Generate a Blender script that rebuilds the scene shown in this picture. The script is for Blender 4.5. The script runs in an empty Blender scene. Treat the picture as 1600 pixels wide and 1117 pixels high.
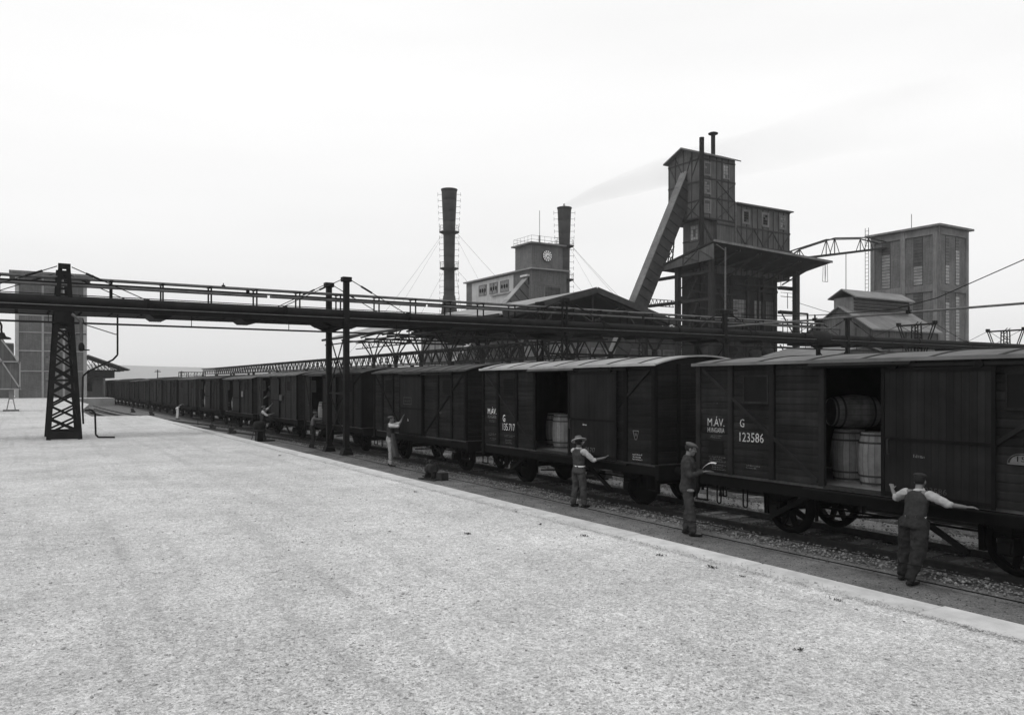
import bpy, math, random
import numpy as np
from mathutils import Vector, Matrix
random.seed(7)
R = math.radians
PI = math.pi
sc = bpy.context.scene
COL = sc.collection

# ------------------------------------------------------------------ camera
YAW = math.atan(772 / 1250)
cam_d = bpy.data.cameras.new('camera')
cam = bpy.data.objects.new('camera', cam_d)
COL.objects.link(cam)
cam.location = (0, 0, 3.0)
cam.rotation_euler = (R(90), 0, -YAW)
cam_d.sensor_width = 36
cam_d.lens = 36 * 1250 / 1600
cam_d.shift_y = 41.5 / 1600
cam_d.clip_start = 0.1
cam_d.clip_end = 6000
sc.camera = cam

# ------------------------------------------------------------------ world, sun, exposure
SUN_EL, SUN_AZ = R(58), R(250)          # azimuth clockwise from +Y
w = bpy.data.worlds.new('World')
sc.world = w
w.use_nodes = True
nt = w.node_tree
nt.nodes.clear()
N = nt.nodes.new
L = nt.links.new
out = N('ShaderNodeOutputWorld')
bg = N('ShaderNodeBackground')
bg.inputs['Strength'].default_value = 0.1
sky = N('ShaderNodeTexSky')
sky.sky_type = 'NISHITA'
sky.sun_disc = False
sky.sun_elevation = SUN_EL
sky.sun_rotation = SUN_AZ
bw = N('ShaderNodeRGBToBW')
L(sky.outputs[0], bw.inputs[0])
geo = N('ShaderNodeNewGeometry')
sep = N('ShaderNodeSeparateXYZ')
tc = N('ShaderNodeTexCoord')
L(tc.outputs['Generated'], sep.inputs[0])
ramp = N('ShaderNodeValToRGB')           # overcast cloud: a little darker towards the horizon all round
ramp.color_ramp.elements[0].position = 0.0
ramp.color_ramp.elements[0].color = (.79, .79, .79, 1)
ramp.color_ramp.elements[1].position = 0.42
ramp.color_ramp.elements[1].color = (1.0, 1.0, 1.0, 1)
e = ramp.color_ramp.elements.new(0.16)
e.color = (.93, .93, .93, 1)
e = ramp.color_ramp.elements.new(0.28)
e.color = (.98, .98, .98, 1)
L(sep.outputs['Z'], ramp.inputs[0])
mp = N('ShaderNodeMapping')
mp.inputs['Scale'].default_value = (1.0, 1.0, 6.0)
L(tc.outputs['Generated'], mp.inputs[0])
nz = N('ShaderNodeTexNoise')
nz.inputs['Scale'].default_value = 1.3
nz.inputs['Detail'].default_value = 3
L(mp.outputs[0], nz.inputs[0])
mr = N('ShaderNodeMapRange')
mr.inputs[1].default_value = .35
mr.inputs[2].default_value = .7
mr.inputs[3].default_value = 1.03
mr.inputs[4].default_value = .95
L(nz.outputs[0], mr.inputs[0])
mul = N('ShaderNodeMath'); mul.operation = 'MULTIPLY'
L(ramp.outputs[0], mul.inputs[0]); L(mr.outputs[0], mul.inputs[1])
m10 = N('ShaderNodeMath'); m10.operation = 'MULTIPLY'
m10.inputs[1].default_value = 10.0
L(mul.outputs[0], m10.inputs[0])
skm = N('ShaderNodeMath'); skm.operation = 'MULTIPLY'
skm.inputs[1].default_value = 0.06
L(bw.outputs[0], skm.inputs[0])
add = N('ShaderNodeMath'); add.operation = 'ADD'
L(m10.outputs[0], add.inputs[0]); L(skm.outputs[0], add.inputs[1])
cc = N('ShaderNodeCombineColor')
for i in range(3): L(add.outputs[0], cc.inputs[i])
L(cc.outputs[0], bg.inputs['Color'])
L(bg.outputs[0], out.inputs[0])

sd = bpy.data.lights.new('sun', 'SUN')
sd.energy = 0.9
sd.angle = R(18)
sd.color = (1, 1, 1)
sun = bpy.data.objects.new('sun', sd)
COL.objects.link(sun)
sdir = Vector((math.sin(SUN_AZ) * math.cos(SUN_EL), math.cos(SUN_AZ) * math.cos(SUN_EL), math.sin(SUN_EL)))
sun.rotation_euler = sdir.to_track_quat('Z', 'Y').to_euler()
sun.location = (0, 0, 60)
sc.view_settings.view_transform = 'Standard'
sc.view_settings.look = 'None'
sc.view_settings.exposure = 0
sc.view_settings.gamma = 1
sc.view_settings.use_curve_mapping = False
sc.render.engine = 'CYCLES'
sc.cycles.max_bounces = 5
sc.cycles.volume_bounces = 1
sc.cycles.use_denoising = True

# ------------------------------------------------------------------ materials
MATS = {}
def mat(name, c, rough=.8, var=.25, scale=3.0, bump=0.0, bscale=30.0, metal=0.0, stretch=(1, 1, 1), kind=None, streak=0.0, spec=.08, rnd=.14):
    """grey procedural material: base value c, broad variation var, fine bump"""
    m = bpy.data.materials.new(name)
    m.use_nodes = True
    t = m.node_tree
    n, l = t.nodes.new, t.links.new
    b = t.nodes['Principled BSDF']
    b.inputs['Roughness'].default_value = rough
    b.inputs['Metallic'].default_value = metal
    b.inputs['Specular IOR Level'].default_value = spec
    tcn = n('ShaderNodeTexCoord')
    g = n('ShaderNodeNewGeometry')
    mpn = n('ShaderNodeMapping')
    mpn.inputs['Scale'].default_value = stretch
    l(g.outputs['Position'], mpn.inputs[0])
    nn = n('ShaderNodeTexNoise')
    nn.inputs['Scale'].default_value = scale
    nn.inputs['Detail'].default_value = 6
    nn.inputs['Roughness'].default_value = .65
    l(mpn.outputs[0], nn.inputs[0])
    r = n('ShaderNodeMapRange')
    r.inputs[1].default_value = .3
    r.inputs[2].default_value = .7
    r.inputs[3].default_value = c * (1 - var)
    r.inputs[4].default_value = c * (1 + var)
    l(nn.outputs[0], r.inputs[0])
    val = r.outputs[0]
    oi = n('ShaderNodeObjectInfo')          # each piece weathers a little differently
    r2 = n('ShaderNodeMapRange')
    r2.inputs[3].default_value = 1 - rnd
    r2.inputs[4].default_value = 1 + rnd
    l(oi.outputs['Random'], r2.inputs[0])
    mm = n('ShaderNodeMath'); mm.operation = 'MULTIPLY'
    l(val, mm.inputs[0]); l(r2.outputs[0], mm.inputs[1])
    val = mm.outputs[0]
    hsrc = None
    if kind == 'brick':
        s = n('ShaderNodeSeparateXYZ'); l(g.outputs['Position'], s.inputs[0])
        a = n('ShaderNodeMath'); l(s.outputs[0], a.inputs[0]); l(s.outputs[1], a.inputs[1])
        cx = n('ShaderNodeCombineXYZ'); l(a.outputs[0], cx.inputs[0]); l(s.outputs[2], cx.inputs[1])
        bt = n('ShaderNodeTexBrick')
        bt.inputs['Scale'].default_value = 1
        bt.inputs['Brick Width'].default_value = .29
        bt.inputs['Row Height'].default_value = .085
        bt.inputs['Mortar Size'].default_value = .010
        bt.inputs['Color1'].default_value = (.8, .8, .8, 1)
        bt.inputs['Color2'].default_value = (1.15, 1.15, 1.15, 1)
        bt.inputs['Mortar'].default_value = (1.35, 1.35, 1.35, 1)
        l(cx.outputs[0], bt.inputs[0])
        m2 = n('ShaderNodeMath'); m2.operation = 'MULTIPLY'
        l(val, m2.inputs[0]); l(bt.outputs[0], m2.inputs[1])
        val = m2.outputs[0]
    if kind == 'wood' or streak > 0:
        mp2 = n('ShaderNodeMapping'); mp2.inputs['Scale'].default_value = (9, 9, .35)
        l(g.outputs['Position'], mp2.inputs[0])
        n2 = n('ShaderNodeTexNoise'); n2.inputs['Scale'].default_value = 1.0; n2.inputs['Detail'].default_value = 5
        l(mp2.outputs[0], n2.inputs[0])
        r3 = n('ShaderNodeMapRange'); r3.inputs[1].default_value = .3; r3.inputs[2].default_value = .7
        k = streak or .3
        r3.inputs[3].default_value = 1 - k; r3.inputs[4].default_value = 1 + k
        l(n2.outputs[0], r3.inputs[0])
        m3 = n('ShaderNodeMath'); m3.operation = 'MULTIPLY'
        l(val, m3.inputs[0]); l(r3.outputs[0], m3.inputs[1]); val = m3.outputs[0]
    if kind == 'gravel':
        for scl, lo, hi, p0, p1 in ((170, .66, 1.2, .02, .55), (90, .78, 1.12, .02, .5)):
            v = n('ShaderNodeTexVoronoi'); v.inputs['Scale'].default_value = scl
            l(g.outputs['Position'], v.inputs[0])
            sv = n('ShaderNodeSeparateColor'); l(v.outputs['Color'], sv.inputs[0])
            r4 = n('ShaderNodeMapRange'); r4.inputs[1].default_value = p0; r4.inputs[2].default_value = p1
            r4.inputs[3].default_value = lo; r4.inputs[4].default_value = hi
            l(sv.outputs[0], r4.inputs[0])
            m4 = n('ShaderNodeMath'); m4.operation = 'MULTIPLY'
            l(val, m4.inputs[0]); l(r4.outputs[0], m4.inputs[1]); val = m4.outputs[0]
        mpt = n('ShaderNodeMapping'); mpt.inputs['Scale'].default_value = (3.2, .12, 1); mpt.inputs['Rotation'].default_value = (0, 0, -.12)
        l(g.outputs['Position'], mpt.inputs[0])
        nt_ = n('ShaderNodeTexNoise'); nt_.inputs['Scale'].default_value = 1; nt_.inputs['Detail'].default_value = 3
        l(mpt.outputs[0], nt_.inputs[0])
        r7 = n('ShaderNodeMapRange'); r7.inputs[1].default_value = .52; r7.inputs[2].default_value = .68; r7.inputs[3].default_value = 1.02; r7.inputs[4].default_value = .90
        l(nt_.outputs[0], r7.inputs[0])
        m7 = n('ShaderNodeMath'); m7.operation = 'MULTIPLY'
        l(val, m7.inputs[0]); l(r7.outputs[0], m7.inputs[1]); val = m7.outputs[0]
        for scl, k in ((7, .07), (.35, .08), (28, .17), (14, .08)):
            ng = n('ShaderNodeTexNoise'); ng.inputs['Scale'].default_value = scl; ng.inputs['Detail'].default_value = 4
            l(g.outputs['Position'], ng.inputs[0])
            r6 = n('ShaderNodeMapRange'); r6.inputs[1].default_value = .35; r6.inputs[2].default_value = .65
            r6.inputs[3].default_value = 1 - k; r6.inputs[4].default_value = 1 + k
            l(ng.outputs[0], r6.inputs[0])
            m6 = n('ShaderNodeMath'); m6.operation = 'MULTIPLY'
            l(val, m6.inputs[0]); l(r6.outputs[0], m6.inputs[1]); val = m6.outputs[0]
    if kind in ('island', 'chip'):
        r5 = n('ShaderNodeMapRange'); r5.inputs[3].default_value = .5 if kind == 'island' else .62; r5.inputs[4].default_value = 1.5 if kind == 'island' else 1.3
        l(g.outputs['Random Per Island'], r5.inputs[0])
        m5 = n('ShaderNodeMath'); m5.operation = 'MULTIPLY'
        l(val, m5.inputs[0]); l(r5.outputs[0], m5.inputs[1]); val = m5.outputs[0]
    c3 = n('ShaderNodeCombineColor')
    for i in range(3): l(val, c3.inputs[i])
    l(c3.outputs[0], b.inputs['Base Color'])
    if bump:
        bn = n('ShaderNodeTexNoise'); bn.inputs['Scale'].default_value = bscale; bn.inputs['Detail'].default_value = 5
        l(g.outputs['Position'], bn.inputs[0])
        bp = n('ShaderNodeBump'); bp.inputs['Strength'].default_value = bump; bp.inputs['Distance'].default_value = .02
        l(bn.outputs[0], bp.inputs['Height'])
        l(bp.outputs[0], b.inputs['Normal'])
    MATS[name] = m
    return m

M = {}
M['iron'] = mat('dark_iron', .011, .65, .35, 4, .2)
M['iron2'] = mat('weathered_iron', .028, .7, .4, 5, .2)
M['rail'] = mat('rail_steel', .035, .6, .3, 6)
M['pipe'] = mat('lagged_pipe', .016, .75, .3, 2.5, .3, 12)
M['pipel'] = mat('painted_pipe', .10, .6, .35, 3)
M['wag'] = mat('wagon_paint', .0125, .72, .4, 2.2, .25, 40, streak=.22, rnd=.32)
M['wag2'] = mat('wagon_paint_worn', .0165, .72, .4, 2.2, .25, 40, streak=.25, rnd=.30)
M['wagdoor'] = mat('wagon_door_paint', .0125, .7, .35, 1.5, .2, 40, streak=.25)
M['under'] = mat('underframe_black', .006, .8, .4, 5)
M['wagin'] = mat('wagon_interior', .02, .9, .3, 2)
M['roofl'] = mat('roof_felt_pale', .30, .9, .25, 1.2, .2, 20)
M['roofm'] = mat('roof_felt_grey', .125, .9, .3, 1.2, .2, 20)
M['roofd'] = mat('roof_felt_dark', .07, .9, .3, 1.2, .2, 20)
M['seam'] = mat('roof_seam', .05, .9, .3, 4)
M['white'] = mat('white_paint', .78, .8, .1, 14)
M['chalk'] = mat('faded_paint', .20, .9, .4, 20)
M['chalk2'] = mat('dull_lettering', .07, .9, .4, 20)
M['stencil'] = mat('stencil_paint', .40, .9, .55, 22)
M['plate'] = mat('grey_plate_paint', .13, .9, .3, 9)
M['black'] = mat('black_paint', .008, .8, .2, 4)
M['stave'] = mat('barrel_stave', .20, .75, .25, 5, .3, 60, streak=.3)
M['hoop'] = mat('barrel_hoop', .05, .6, .3, 8)
M['gravel'] = mat('pale_gravel', .405, .95, .13, .9, .5, 90, kind='gravel', spec=.1)
M['chip'] = mat('gravel_chip', .43, .9, .15, 1, kind='chip', spec=.15)
M['balst'] = mat('ballast_stone', .18, .9, .2, 2, kind='island', spec=.15)
M['trackbed'] = mat('trackbed_stone', .075, .95, .35, 2.5, .8, 22, kind='gravel', spec=.1)
M['cinder'] = mat('cinder_ground', .135, .95, .35, 1.2, .5, 40, kind='gravel', spec=.1)
M['yard'] = mat('yard_earth', .17, .95, .3, .5, .6, 18, kind='gravel', spec=.1)
M['coping'] = mat('coping_concrete', .45, .9, .2, 3.2, .35, 40, rnd=.05)
M['conc'] = mat('concrete', .27, .9, .2, .8, .3, 12)
M['pier_lit'] = mat('weathered_pier_concrete_lit', .16, .9, .25, .8, .3, 12, streak=.25)  # for the sunward silo face, whose extra light is put in the colour
M['concd'] = mat('grimy_concrete', .14, .9, .3, .6, .3, 12, streak=.22)
M['concs'] = mat('dark_frame', .026, .9, .35, .7, .3, 12)  # very dark tone for frames, core walls and roof undersides
M['render'] = mat('pale_render', .45, .9, .15, .6, streak=.12)
M['brick'] = mat('brick', .11, .9, .25, .35, kind='brick', streak=.22)
M['brickd'] = mat('dark_brick', .085, .9, .25, .35, kind='brick')
M['brickl'] = mat('left_brick', .085, .9, .22, .35, kind='brick', streak=.2)
M['board'] = mat('grey_cladding', .088, .85, .3, .5, streak=.28)
M['timber'] = mat('dark_timber', .045, .85, .3, 1.5)
M['slate'] = mat('sheet_roof', .16, .7, .25, .8)
M['slatel'] = mat('pale_sheet_roof', .27, .7, .15, .8)
M['chim'] = mat('riveted_stack_steel', .030, .6, .35, .9, .3, 8)
M['glass'] = mat('window_glass', .19, .25, .35, .8, spec=.5)
M['glassd'] = mat('dirty_window_glass', .12, .3, .5, .9, spec=.5)
M['sleeper'] = mat('sleeper_wood', .15, .9, .4, 4, .5, 30)
M['skin'] = mat('skin', .15, .6, .1, 8)
M['hair'] = mat('hair', .02, .8, .2, 20)
M['shirt'] = mat('pale_shirt', .40, .9, .12, 9)
M['vest'] = mat('dark_vest', .04, .9, .35, 14, .3, 60)
M['jacket'] = mat('dark_jacket', .042, .9, .35, 14, .3, 120)
M['trou'] = mat('dark_trousers', .028, .9, .35, 12, .3, 120)
M['troug'] = mat('grey_trousers', .055, .9, .2, 10, .3, 120)
M['troul'] = mat('light_trousers', .27, .9, .2, 10)
M['trouw'] = mat('white_trousers', .55, .9, .1, 10)
M['apron'] = mat('grey_apron', .10, .9, .25, 6, .3, 80)
M['boot'] = mat('boot_leather', .02, .7, .2, 20)
M['capd'] = mat('dark_cap', .04, .9, .2, 20)
M['capl'] = mat('grey_cap', .11, .9, .2, 20)
M['straw'] = mat('pale_straw_hat', .40, .9, .15, 30)
M['band'] = mat('hat_crown', .12, .9, .2, 30)
M['paper'] = mat('paper', .8, .9, .03, 5)
M['hill'] = mat('hill_grass', .30, .95, .25, .004)
M['leaf'] = mat('weed_leaf', .035, .8, .3, 20)
M['clay'] = mat('grey_iron_weight', .035, .7, .3, 9)

# ------------------------------------------------------------------ mesh building helpers
class MB:
    def __init__(s):
        s.v = []; s.f = []; s.sm = []
    def add(s, vs, fs, smooth=False):
        o = len(s.v)
        s.v.extend([tuple(p) for p in vs])
        s.f.extend([tuple(i + o for i in f) for f in fs])
        s.sm.extend([smooth] * len(fs))
        return s
    def box(s, x0, x1, y0, y1, z0, z1):
        vs = [(x0, y0, z0), (x1, y0, z0), (x1, y1, z0), (x0, y1, z0), (x0, y0, z1), (x1, y0, z1), (x1, y1, z1), (x0, y1, z1)]
        return s.add(vs, [(3, 2, 1, 0), (4, 5, 6, 7), (0, 1, 5, 4), (1, 2, 6, 5), (2, 3, 7, 6), (3, 0, 4, 7)])
    def cbox(s, cx, cy, cz, sx, sy, sz):
        return s.box(cx - sx / 2, cx + sx / 2, cy - sy / 2, cy + sy / 2, cz - sz / 2, cz + sz / 2)
    def bar(s, p0, p1, w, h=None, up=(0, 0, 1)):
        p0, p1 = Vector(p0), Vector(p1); h = h or w
        d = (p1 - p0)
        if d.length < 1e-6: return s
        d.normalize(); u = Vector(up)
        if abs(d.dot(u)) > .98: u = Vector((1, 0, 0)) if abs(d.x) < .9 else Vector((0, 1, 0))
        a = d.cross(u).normalized() * (w / 2); b = a.cross(d).normalized() * (h / 2)
        vs = [p + q for p in (p0, p1) for q in (-a - b, a - b, a + b, -a + b)]
        return s.add(vs, [(3, 2, 1, 0), (4, 5, 6, 7), (0, 1, 5, 4), (1, 2, 6, 5), (2, 3, 7, 6), (3, 0, 4, 7)])
    def tube(s, p0, p1, r, n=8, r1=None, caps=True, smooth=True):
        p0, p1 = Vector(p0), Vector(p1); r1 = r if r1 is None else r1
        d = (p1 - p0).normalized(); u = Vector((0, 0, 1)) if abs(d.z) < .95 else Vector((1, 0, 0))
        a = d.cross(u).normalized(); b = d.cross(a)
        vs = []
        for p, rr in ((p0, r), (p1, r1)):
            for i in range(n):
                t = 2 * PI * i / n
                vs.append(p + a * (rr * math.cos(t)) + b * (rr * math.sin(t)))
        s.add(vs, [(i, (i + 1) % n, n + (i + 1) % n, n + i) for i in range(n)], smooth)
        if caps:
            s.add(vs[:n], [tuple(range(n))[::-1]]); s.add(vs[n:], [tuple(range(n))])
        return s
    def path(s, pts, r, n=8):
        for i in range(len(pts) - 1): s.tube(pts[i], pts[i + 1], r, n)
        return s
    def lathe(s, c, prof, axis=(0, 0, 1), n=16, smooth=True):
        """prof: list of (distance along axis, radius)"""
        c = Vector(c); d = Vector(axis).normalized(); u = Vector((0, 0, 1)) if abs(d.z) < .95 else Vector((1, 0, 0))
        a = d.cross(u).normalized(); b = d.cross(a)
        vs = []
        for h, r in prof:
            for i in range(n):
                t = 2 * PI * i / n
                vs.append(c + d * h + a * (r * math.cos(t)) + b * (r * math.sin(t)))
        fs = []
        for k in range(len(prof) - 1):
            for i in range(n):
                j = (i + 1) % n
                fs.append((k * n + i, k * n + j, (k + 1) * n + j, (k + 1) * n + i))
        s.add(vs, fs, smooth)
        s.add(vs[:n], [tuple(range(n))[::-1]]); s.add(vs[-n:], [tuple(range(n))])
        return s
    def prism(s, pts, vec):
        """closed polygon pts swept by vec"""
        n = len(pts); v = Vector(vec)
        a = [Vector(p) for p in pts]; vs = a + [p + v for p in a]
        s.add(vs, [tuple(range(n))[::-1], tuple(range(n, 2 * n))] + [(i, (i + 1) % n, n + (i + 1) % n, n + i) for i in range(n)])
        return s
    def mesh(s, name, mt):
        me = bpy.data.meshes.new(name)
        me.from_pydata(s.v, [], s.f)
        me.polygons.foreach_set('use_smooth', s.sm)
        import bmesh
        bm = bmesh.new(); bm.from_mesh(me)
        bmesh.ops.recalc_face_normals(bm, faces=bm.faces)
        bm.to_mesh(me); bm.free()
        me.materials.append(mt)
        return me
    def build(s, name, mt, parent=None, world=True, **props):
        """world=True: vertices are world coordinates, made relative to the (unrotated) parent"""
        off = Vector((0, 0, 0))
        if world and parent is not None:
            p = parent
            while p is not None:
                off += Vector(p.location); p = p.parent
        elif parent is None and s.v:
            mnx = min(v[0] for v in s.v); mxx = max(v[0] for v in s.v)
            mny = min(v[1] for v in s.v); mxy = max(v[1] for v in s.v)
            off = Vector(((mnx + mxx) / 2, (mny + mxy) / 2, min(v[2] for v in s.v)))
        if off.length > 0: s.v = [tuple(Vector(v) - off) for v in s.v]
        me = s.mesh(name, mt)
        o = bpy.data.objects.new(name, me)
        if parent is None: o.location = off
        COL.objects.link(o)
        o.parent = parent
        for k, v in props.items(): o[k] = v
        return o

def tag(o, label, cat, group=None):
    o['label'] = label; o['category'] = cat
    if group: o['group'] = group
    return o
def thing(name, loc, label, cat, group=None, rz=0):
    o = bpy.data.objects.new(name, None)
    o.empty_display_size = .3
    o.location = loc; o.rotation_euler = (0, 0, rz)
    COL.objects.link(o)
    return tag(o, label, cat, group)
def struct(o):
    o['kind'] = 'structure'; return o
def stuff(o):
    o['kind'] = 'stuff'; return o
def copy_tree(o, parent=None):
    c = o.copy(); COL.objects.link(c); c.parent = parent
    for ch in list(o.children): copy_tree(ch, c)
    return c
def inst(name, me, parent, loc=(0, 0, 0), rot=(0, 0, 0), scale=(1, 1, 1)):
    o = bpy.data.objects.new(name, me)
    COL.objects.link(o); o.parent = parent
    o.location = loc; o.rotation_euler = rot; o.scale = scale
    return o
def unit_box(name, mt):
    return MB().box(0, 1, 0, 1, 0, 1).mesh(name, mt)

_fc = {}
def text_obj(s, name, mt, parent, origin, width, height, normal='-x', bold=0.0):
    """flat lettering, width x height metres, lower-left corner at origin (parent space); '-x' faces the platform"""
    cu = bpy.data.curves.new('t', 'FONT')
    cu.body = s; cu.size = 1; cu.offset = bold; cu.resolution_u = 2
    to = bpy.data.objects.new('t', cu)
    COL.objects.link(to)
    dg = bpy.context.evaluated_depsgraph_get()
    me = bpy.data.meshes.new_from_object(to.evaluated_get(dg))
    bpy.data.objects.remove(to)
    xs = [v.co.x for v in me.vertices]; ys = [v.co.y for v in me.vertices]
    x0, x1, y0, y1 = min(xs), max(xs), min(ys), max(ys)
    for v in me.vertices:
        a = (v.co.x - x0) / (x1 - x0) * width; b = (v.co.y - y0) / (y1 - y0) * height
        v.co = Vector((origin[0], origin[1] - a, origin[2] + b)) if normal == '-x' else Vector((origin[0] + a, origin[1], origin[2] + b))
    me.name = name
    me.materials.clear(); me.materials.append(mt)
    o = bpy.data.objects.new(name, me)
    COL.objects.link(o); o.parent = parent
    return o
# ================================================================== ground and platform
PZ = 1.05
g = MB()
g.add([(-3000, -400, -.06), (3000, -400, -.06), (3000, 4000, -.06), (-3000, 4000, -.06)], [(0, 1, 2, 3)])
struct(g.build('ground', M['yard']))
# cinder path between platform and track (a slab slightly proud, its sides sloping to the trackbed)
g = MB()
ys = [-20 + i * 2.5 for i in range(90)]
vs = []
for y in ys:
    wob = .06 * math.sin(y * 1.7) + .05 * math.sin(y * .6 + 1)
    vs += [(6.7, y, 0), (11.9 + wob, y, 0.0), (12.25 + wob, y, -.05)]
fs = []
for i in range(len(ys) - 1):
    for k in range(2): fs.append((i * 3 + k, i * 3 + k + 1, (i + 1) * 3 + k + 1, (i + 1) * 3 + k))
g.add(vs, fs)
struct(g.build('path', M['cinder']))
g = MB()
g.add([(12.0, -20, -.045), (15.3, -20, -.045), (15.3, 205, -.045), (12.0, 205, -.045)], [(0, 1, 2, 3)])
g.add([(16.3, -20, -.045), (19.6, -20, -.045), (19.6, 205, -.045), (16.3, 205, -.045)], [(0, 1, 2, 3)])
struct(g.build('trackbed', M['trackbed']))
# raised loading platform, gravel on top
CW = .36
poly = [(6.88 - CW, -22), (6.88 - CW, 54.3 - .35), (3.8, 54.6), (3.9, 66), (5.9, 88), (5.9, 123), (11.4, 123), (11.4, 160), (-90, 160), (-90, -22)]
g = MB()
n = len(poly)
g.add([(x, y, PZ - .012) for x, y in poly], [tuple(range(n))])
plat = struct(g.build('loading_platform', M['gravel']))
wl = MB()
full = [(6.86, -22), (6.86, 54.3), (3.8, 54.62), (3.9, 66), (5.9, 88), (5.9, 123), (11.4, 123), (11.4, 160)]
for i in range(len(full) - 1):
    (xa, ya), (xb, yb) = full[i], full[i + 1]
    wl.add([(xa, ya, -.3), (xb, yb, -.3), (xb, yb, PZ - .13), (xa, ya, PZ - .13)], [(0, 1, 2, 3)])
    wl.add([(xa, ya, PZ - .13), (xb, yb, PZ - .13), (xb - .02, yb, PZ - .014), (xa - .02, ya, PZ - .014)], [(0, 1, 2, 3)]) if i >= 1 else None
wl.build('retaining_wall', M['conc'], plat)
# coping slabs along the edge, each a little off its neighbour
sl = MB(); b = .012
x0, x1, y0, y1, z0, z1 = 0, CW + .05, 0, 1.988, -.13, 0
sl.add([(x0, y0, z0), (x1, y0, z0), (x1, y1, z0), (x0, y1, z0), (x0, y0, z1 - b), (x1, y0, z1 - b), (x1, y1, z1 - b), (x0, y1, z1 - b),
        (x0 + b, y0 + b, z1), (x1 - b, y0 + b, z1), (x1 - b, y1 - b, z1), (x0 + b, y1 - b, z1)],
       [(3, 2, 1, 0), (0, 1, 5, 4), (1, 2, 6, 5), (2, 3, 7, 6), (3, 0, 4, 7), (4, 5, 9, 8), (5, 6, 10, 9), (6, 7, 11, 10), (7, 4, 8, 11), (8, 9, 10, 11)])
slm = sl.mesh('coping_slab', M['coping'])
pl = Vector(plat.location)
yy = -6.0
while yy < 54:
    o = inst('coping_slab', slm, plat, Vector((6.88 - CW + random.uniform(-.007, .007), yy, PZ + random.uniform(-.006, .006))) - pl, (0, random.uniform(-.006, .006), random.uniform(-.0015, .0015)))
    yy += 2.0
g = MB()
g.box(6.88 - CW, 6.93, -22, -6.02, PZ - .13, PZ).build('coping', M['coping'], plat)
# far end kerb and the far ledge
g = MB().bar((6.34, 54.13, PZ - .06), (3.8, 54.45, PZ - .06), .32, .13)
g.build('kerb', M['coping'], plat)

# hills far away: low rounded ridges
def hill(name, pts, depth, zb=-1):
    m = MB(); nseg = 10
    vs = []
    for (x, y, h) in pts:
        d = Vector((x, y, 0)).normalized()
        for k in range(nseg + 1):
            t = k / nseg
            p = Vector((x, y, 0)) + d * depth * (t - .5)
            vs.append((p.x, p.y, zb + (h - zb) * math.sin(PI * t) ** .8 if 0 < t < 1 else zb))
    fs = []
    for i in range(len(pts) - 1):
        for k in range(nseg):
            a = i * (nseg + 1) + k
            fs.append((a, a + 1, a + nseg + 2, a + nseg + 1))
    m.add(vs, fs, True)
    return struct(m.build(name, M['hill']))
pts = []
for i in range(40):
    ang = R(-60 + i * 4.0)                       # from +Y clockwise
    px_like = i / 39
    h = 33 + 11 * math.sin(i * .37 + 1.1) + 4 * math.sin(i * 1.3)
    dist = 1850 + 120 * math.sin(i * .8)
    pts.append((math.sin(ang) * dist, math.cos(ang) * dist, max(12, h)))
hill('hills', pts, 500)

# ================================================================== scattered stones
def chips(name, pos, size, mt, flat=.55):
    n = len(pos)
    rng = np.random.default_rng(5)
    base = np.array([(1, 0, 0), (0, 1, 0), (-1, 0, 0), (0, -1, 0), (0, 0, 1), (0, 0, -1)], float)
    jit = rng.uniform(.6, 1.25, (n, 6, 1))
    V = base[None] * jit
    V[:, :, 0] *= rng.uniform(.7, 1.5, (n, 1))
    V[:, :, 2] *= flat * rng.uniform(.5, 1.3, (n, 1))
    V[:, :, 2] += V[:, :, 0] * rng.uniform(-.35, .35, (n, 1)) + V[:, :, 1] * rng.uniform(-.35, .35, (n, 1))
    a = rng.uniform(0, 2 * PI, n); c, s = np.cos(a)[:, None], np.sin(a)[:, None]
    X = V[:, :, 0] * c - V[:, :, 1] * s; Y = V[:, :, 0] * s + V[:, :, 1] * c
    V[:, :, 0], V[:, :, 1] = X, Y
    V *= size[:, None, None]
    V += np.array(pos)[:, None, :]
    F = np.array([(0, 1, 4), (1, 2, 4), (2, 3, 4), (3, 0, 4), (1, 0, 5), (2, 1, 5), (3, 2, 5), (0, 3, 5)])
    Fa = (F[None] + (np.arange(n) * 6)[:, None, None]).reshape(-1)
    me = bpy.data.meshes.new(name)
    me.vertices.add(n * 6); me.vertices.foreach_set('co', V.reshape(-1))
    me.loops.add(len(Fa)); me.loops.foreach_set('vertex_index', Fa.astype(np.int32))
    nf = n * 8
    me.polygons.add(nf); me.polygons.foreach_set('loop_start', np.arange(0, nf * 3, 3, dtype=np.int32))
    me.update(calc_edges=True)
    me.materials.append(mt)
    o = bpy.data.objects.new(name, me); COL.objects.link(o)
    return stuff(o)
rng = np.random.default_rng(11)
n = 110000
d = 3.6 * np.exp(rng.uniform(0, 1, n) * math.log(34 / 3.6))
t = YAW + np.radians(rng.uniform(-46, 46, n))
px, py = d * np.sin(t), d * np.cos(t)
k = (px < 6.36)
px, py = px[k], py[k]
# a little bare ground: chips thin out in drifts
dr = np.sin(px * 1.9 + np.sin(py * .8) * 2) * np.sin(py * 1.3 + px * .5)
k = rng.uniform(0, 1, len(px)) < .62 + .38 * dr
px, py = px[k], py[k]
sz = rng.uniform(.0035, .0095, len(px)) + (rng.uniform(0, 1, len(px)) ** 18) * .012
chips('gravel', np.stack([px, py, np.full(len(px), PZ - .012) + sz * .15], 1), sz, M['chip'])
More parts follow.
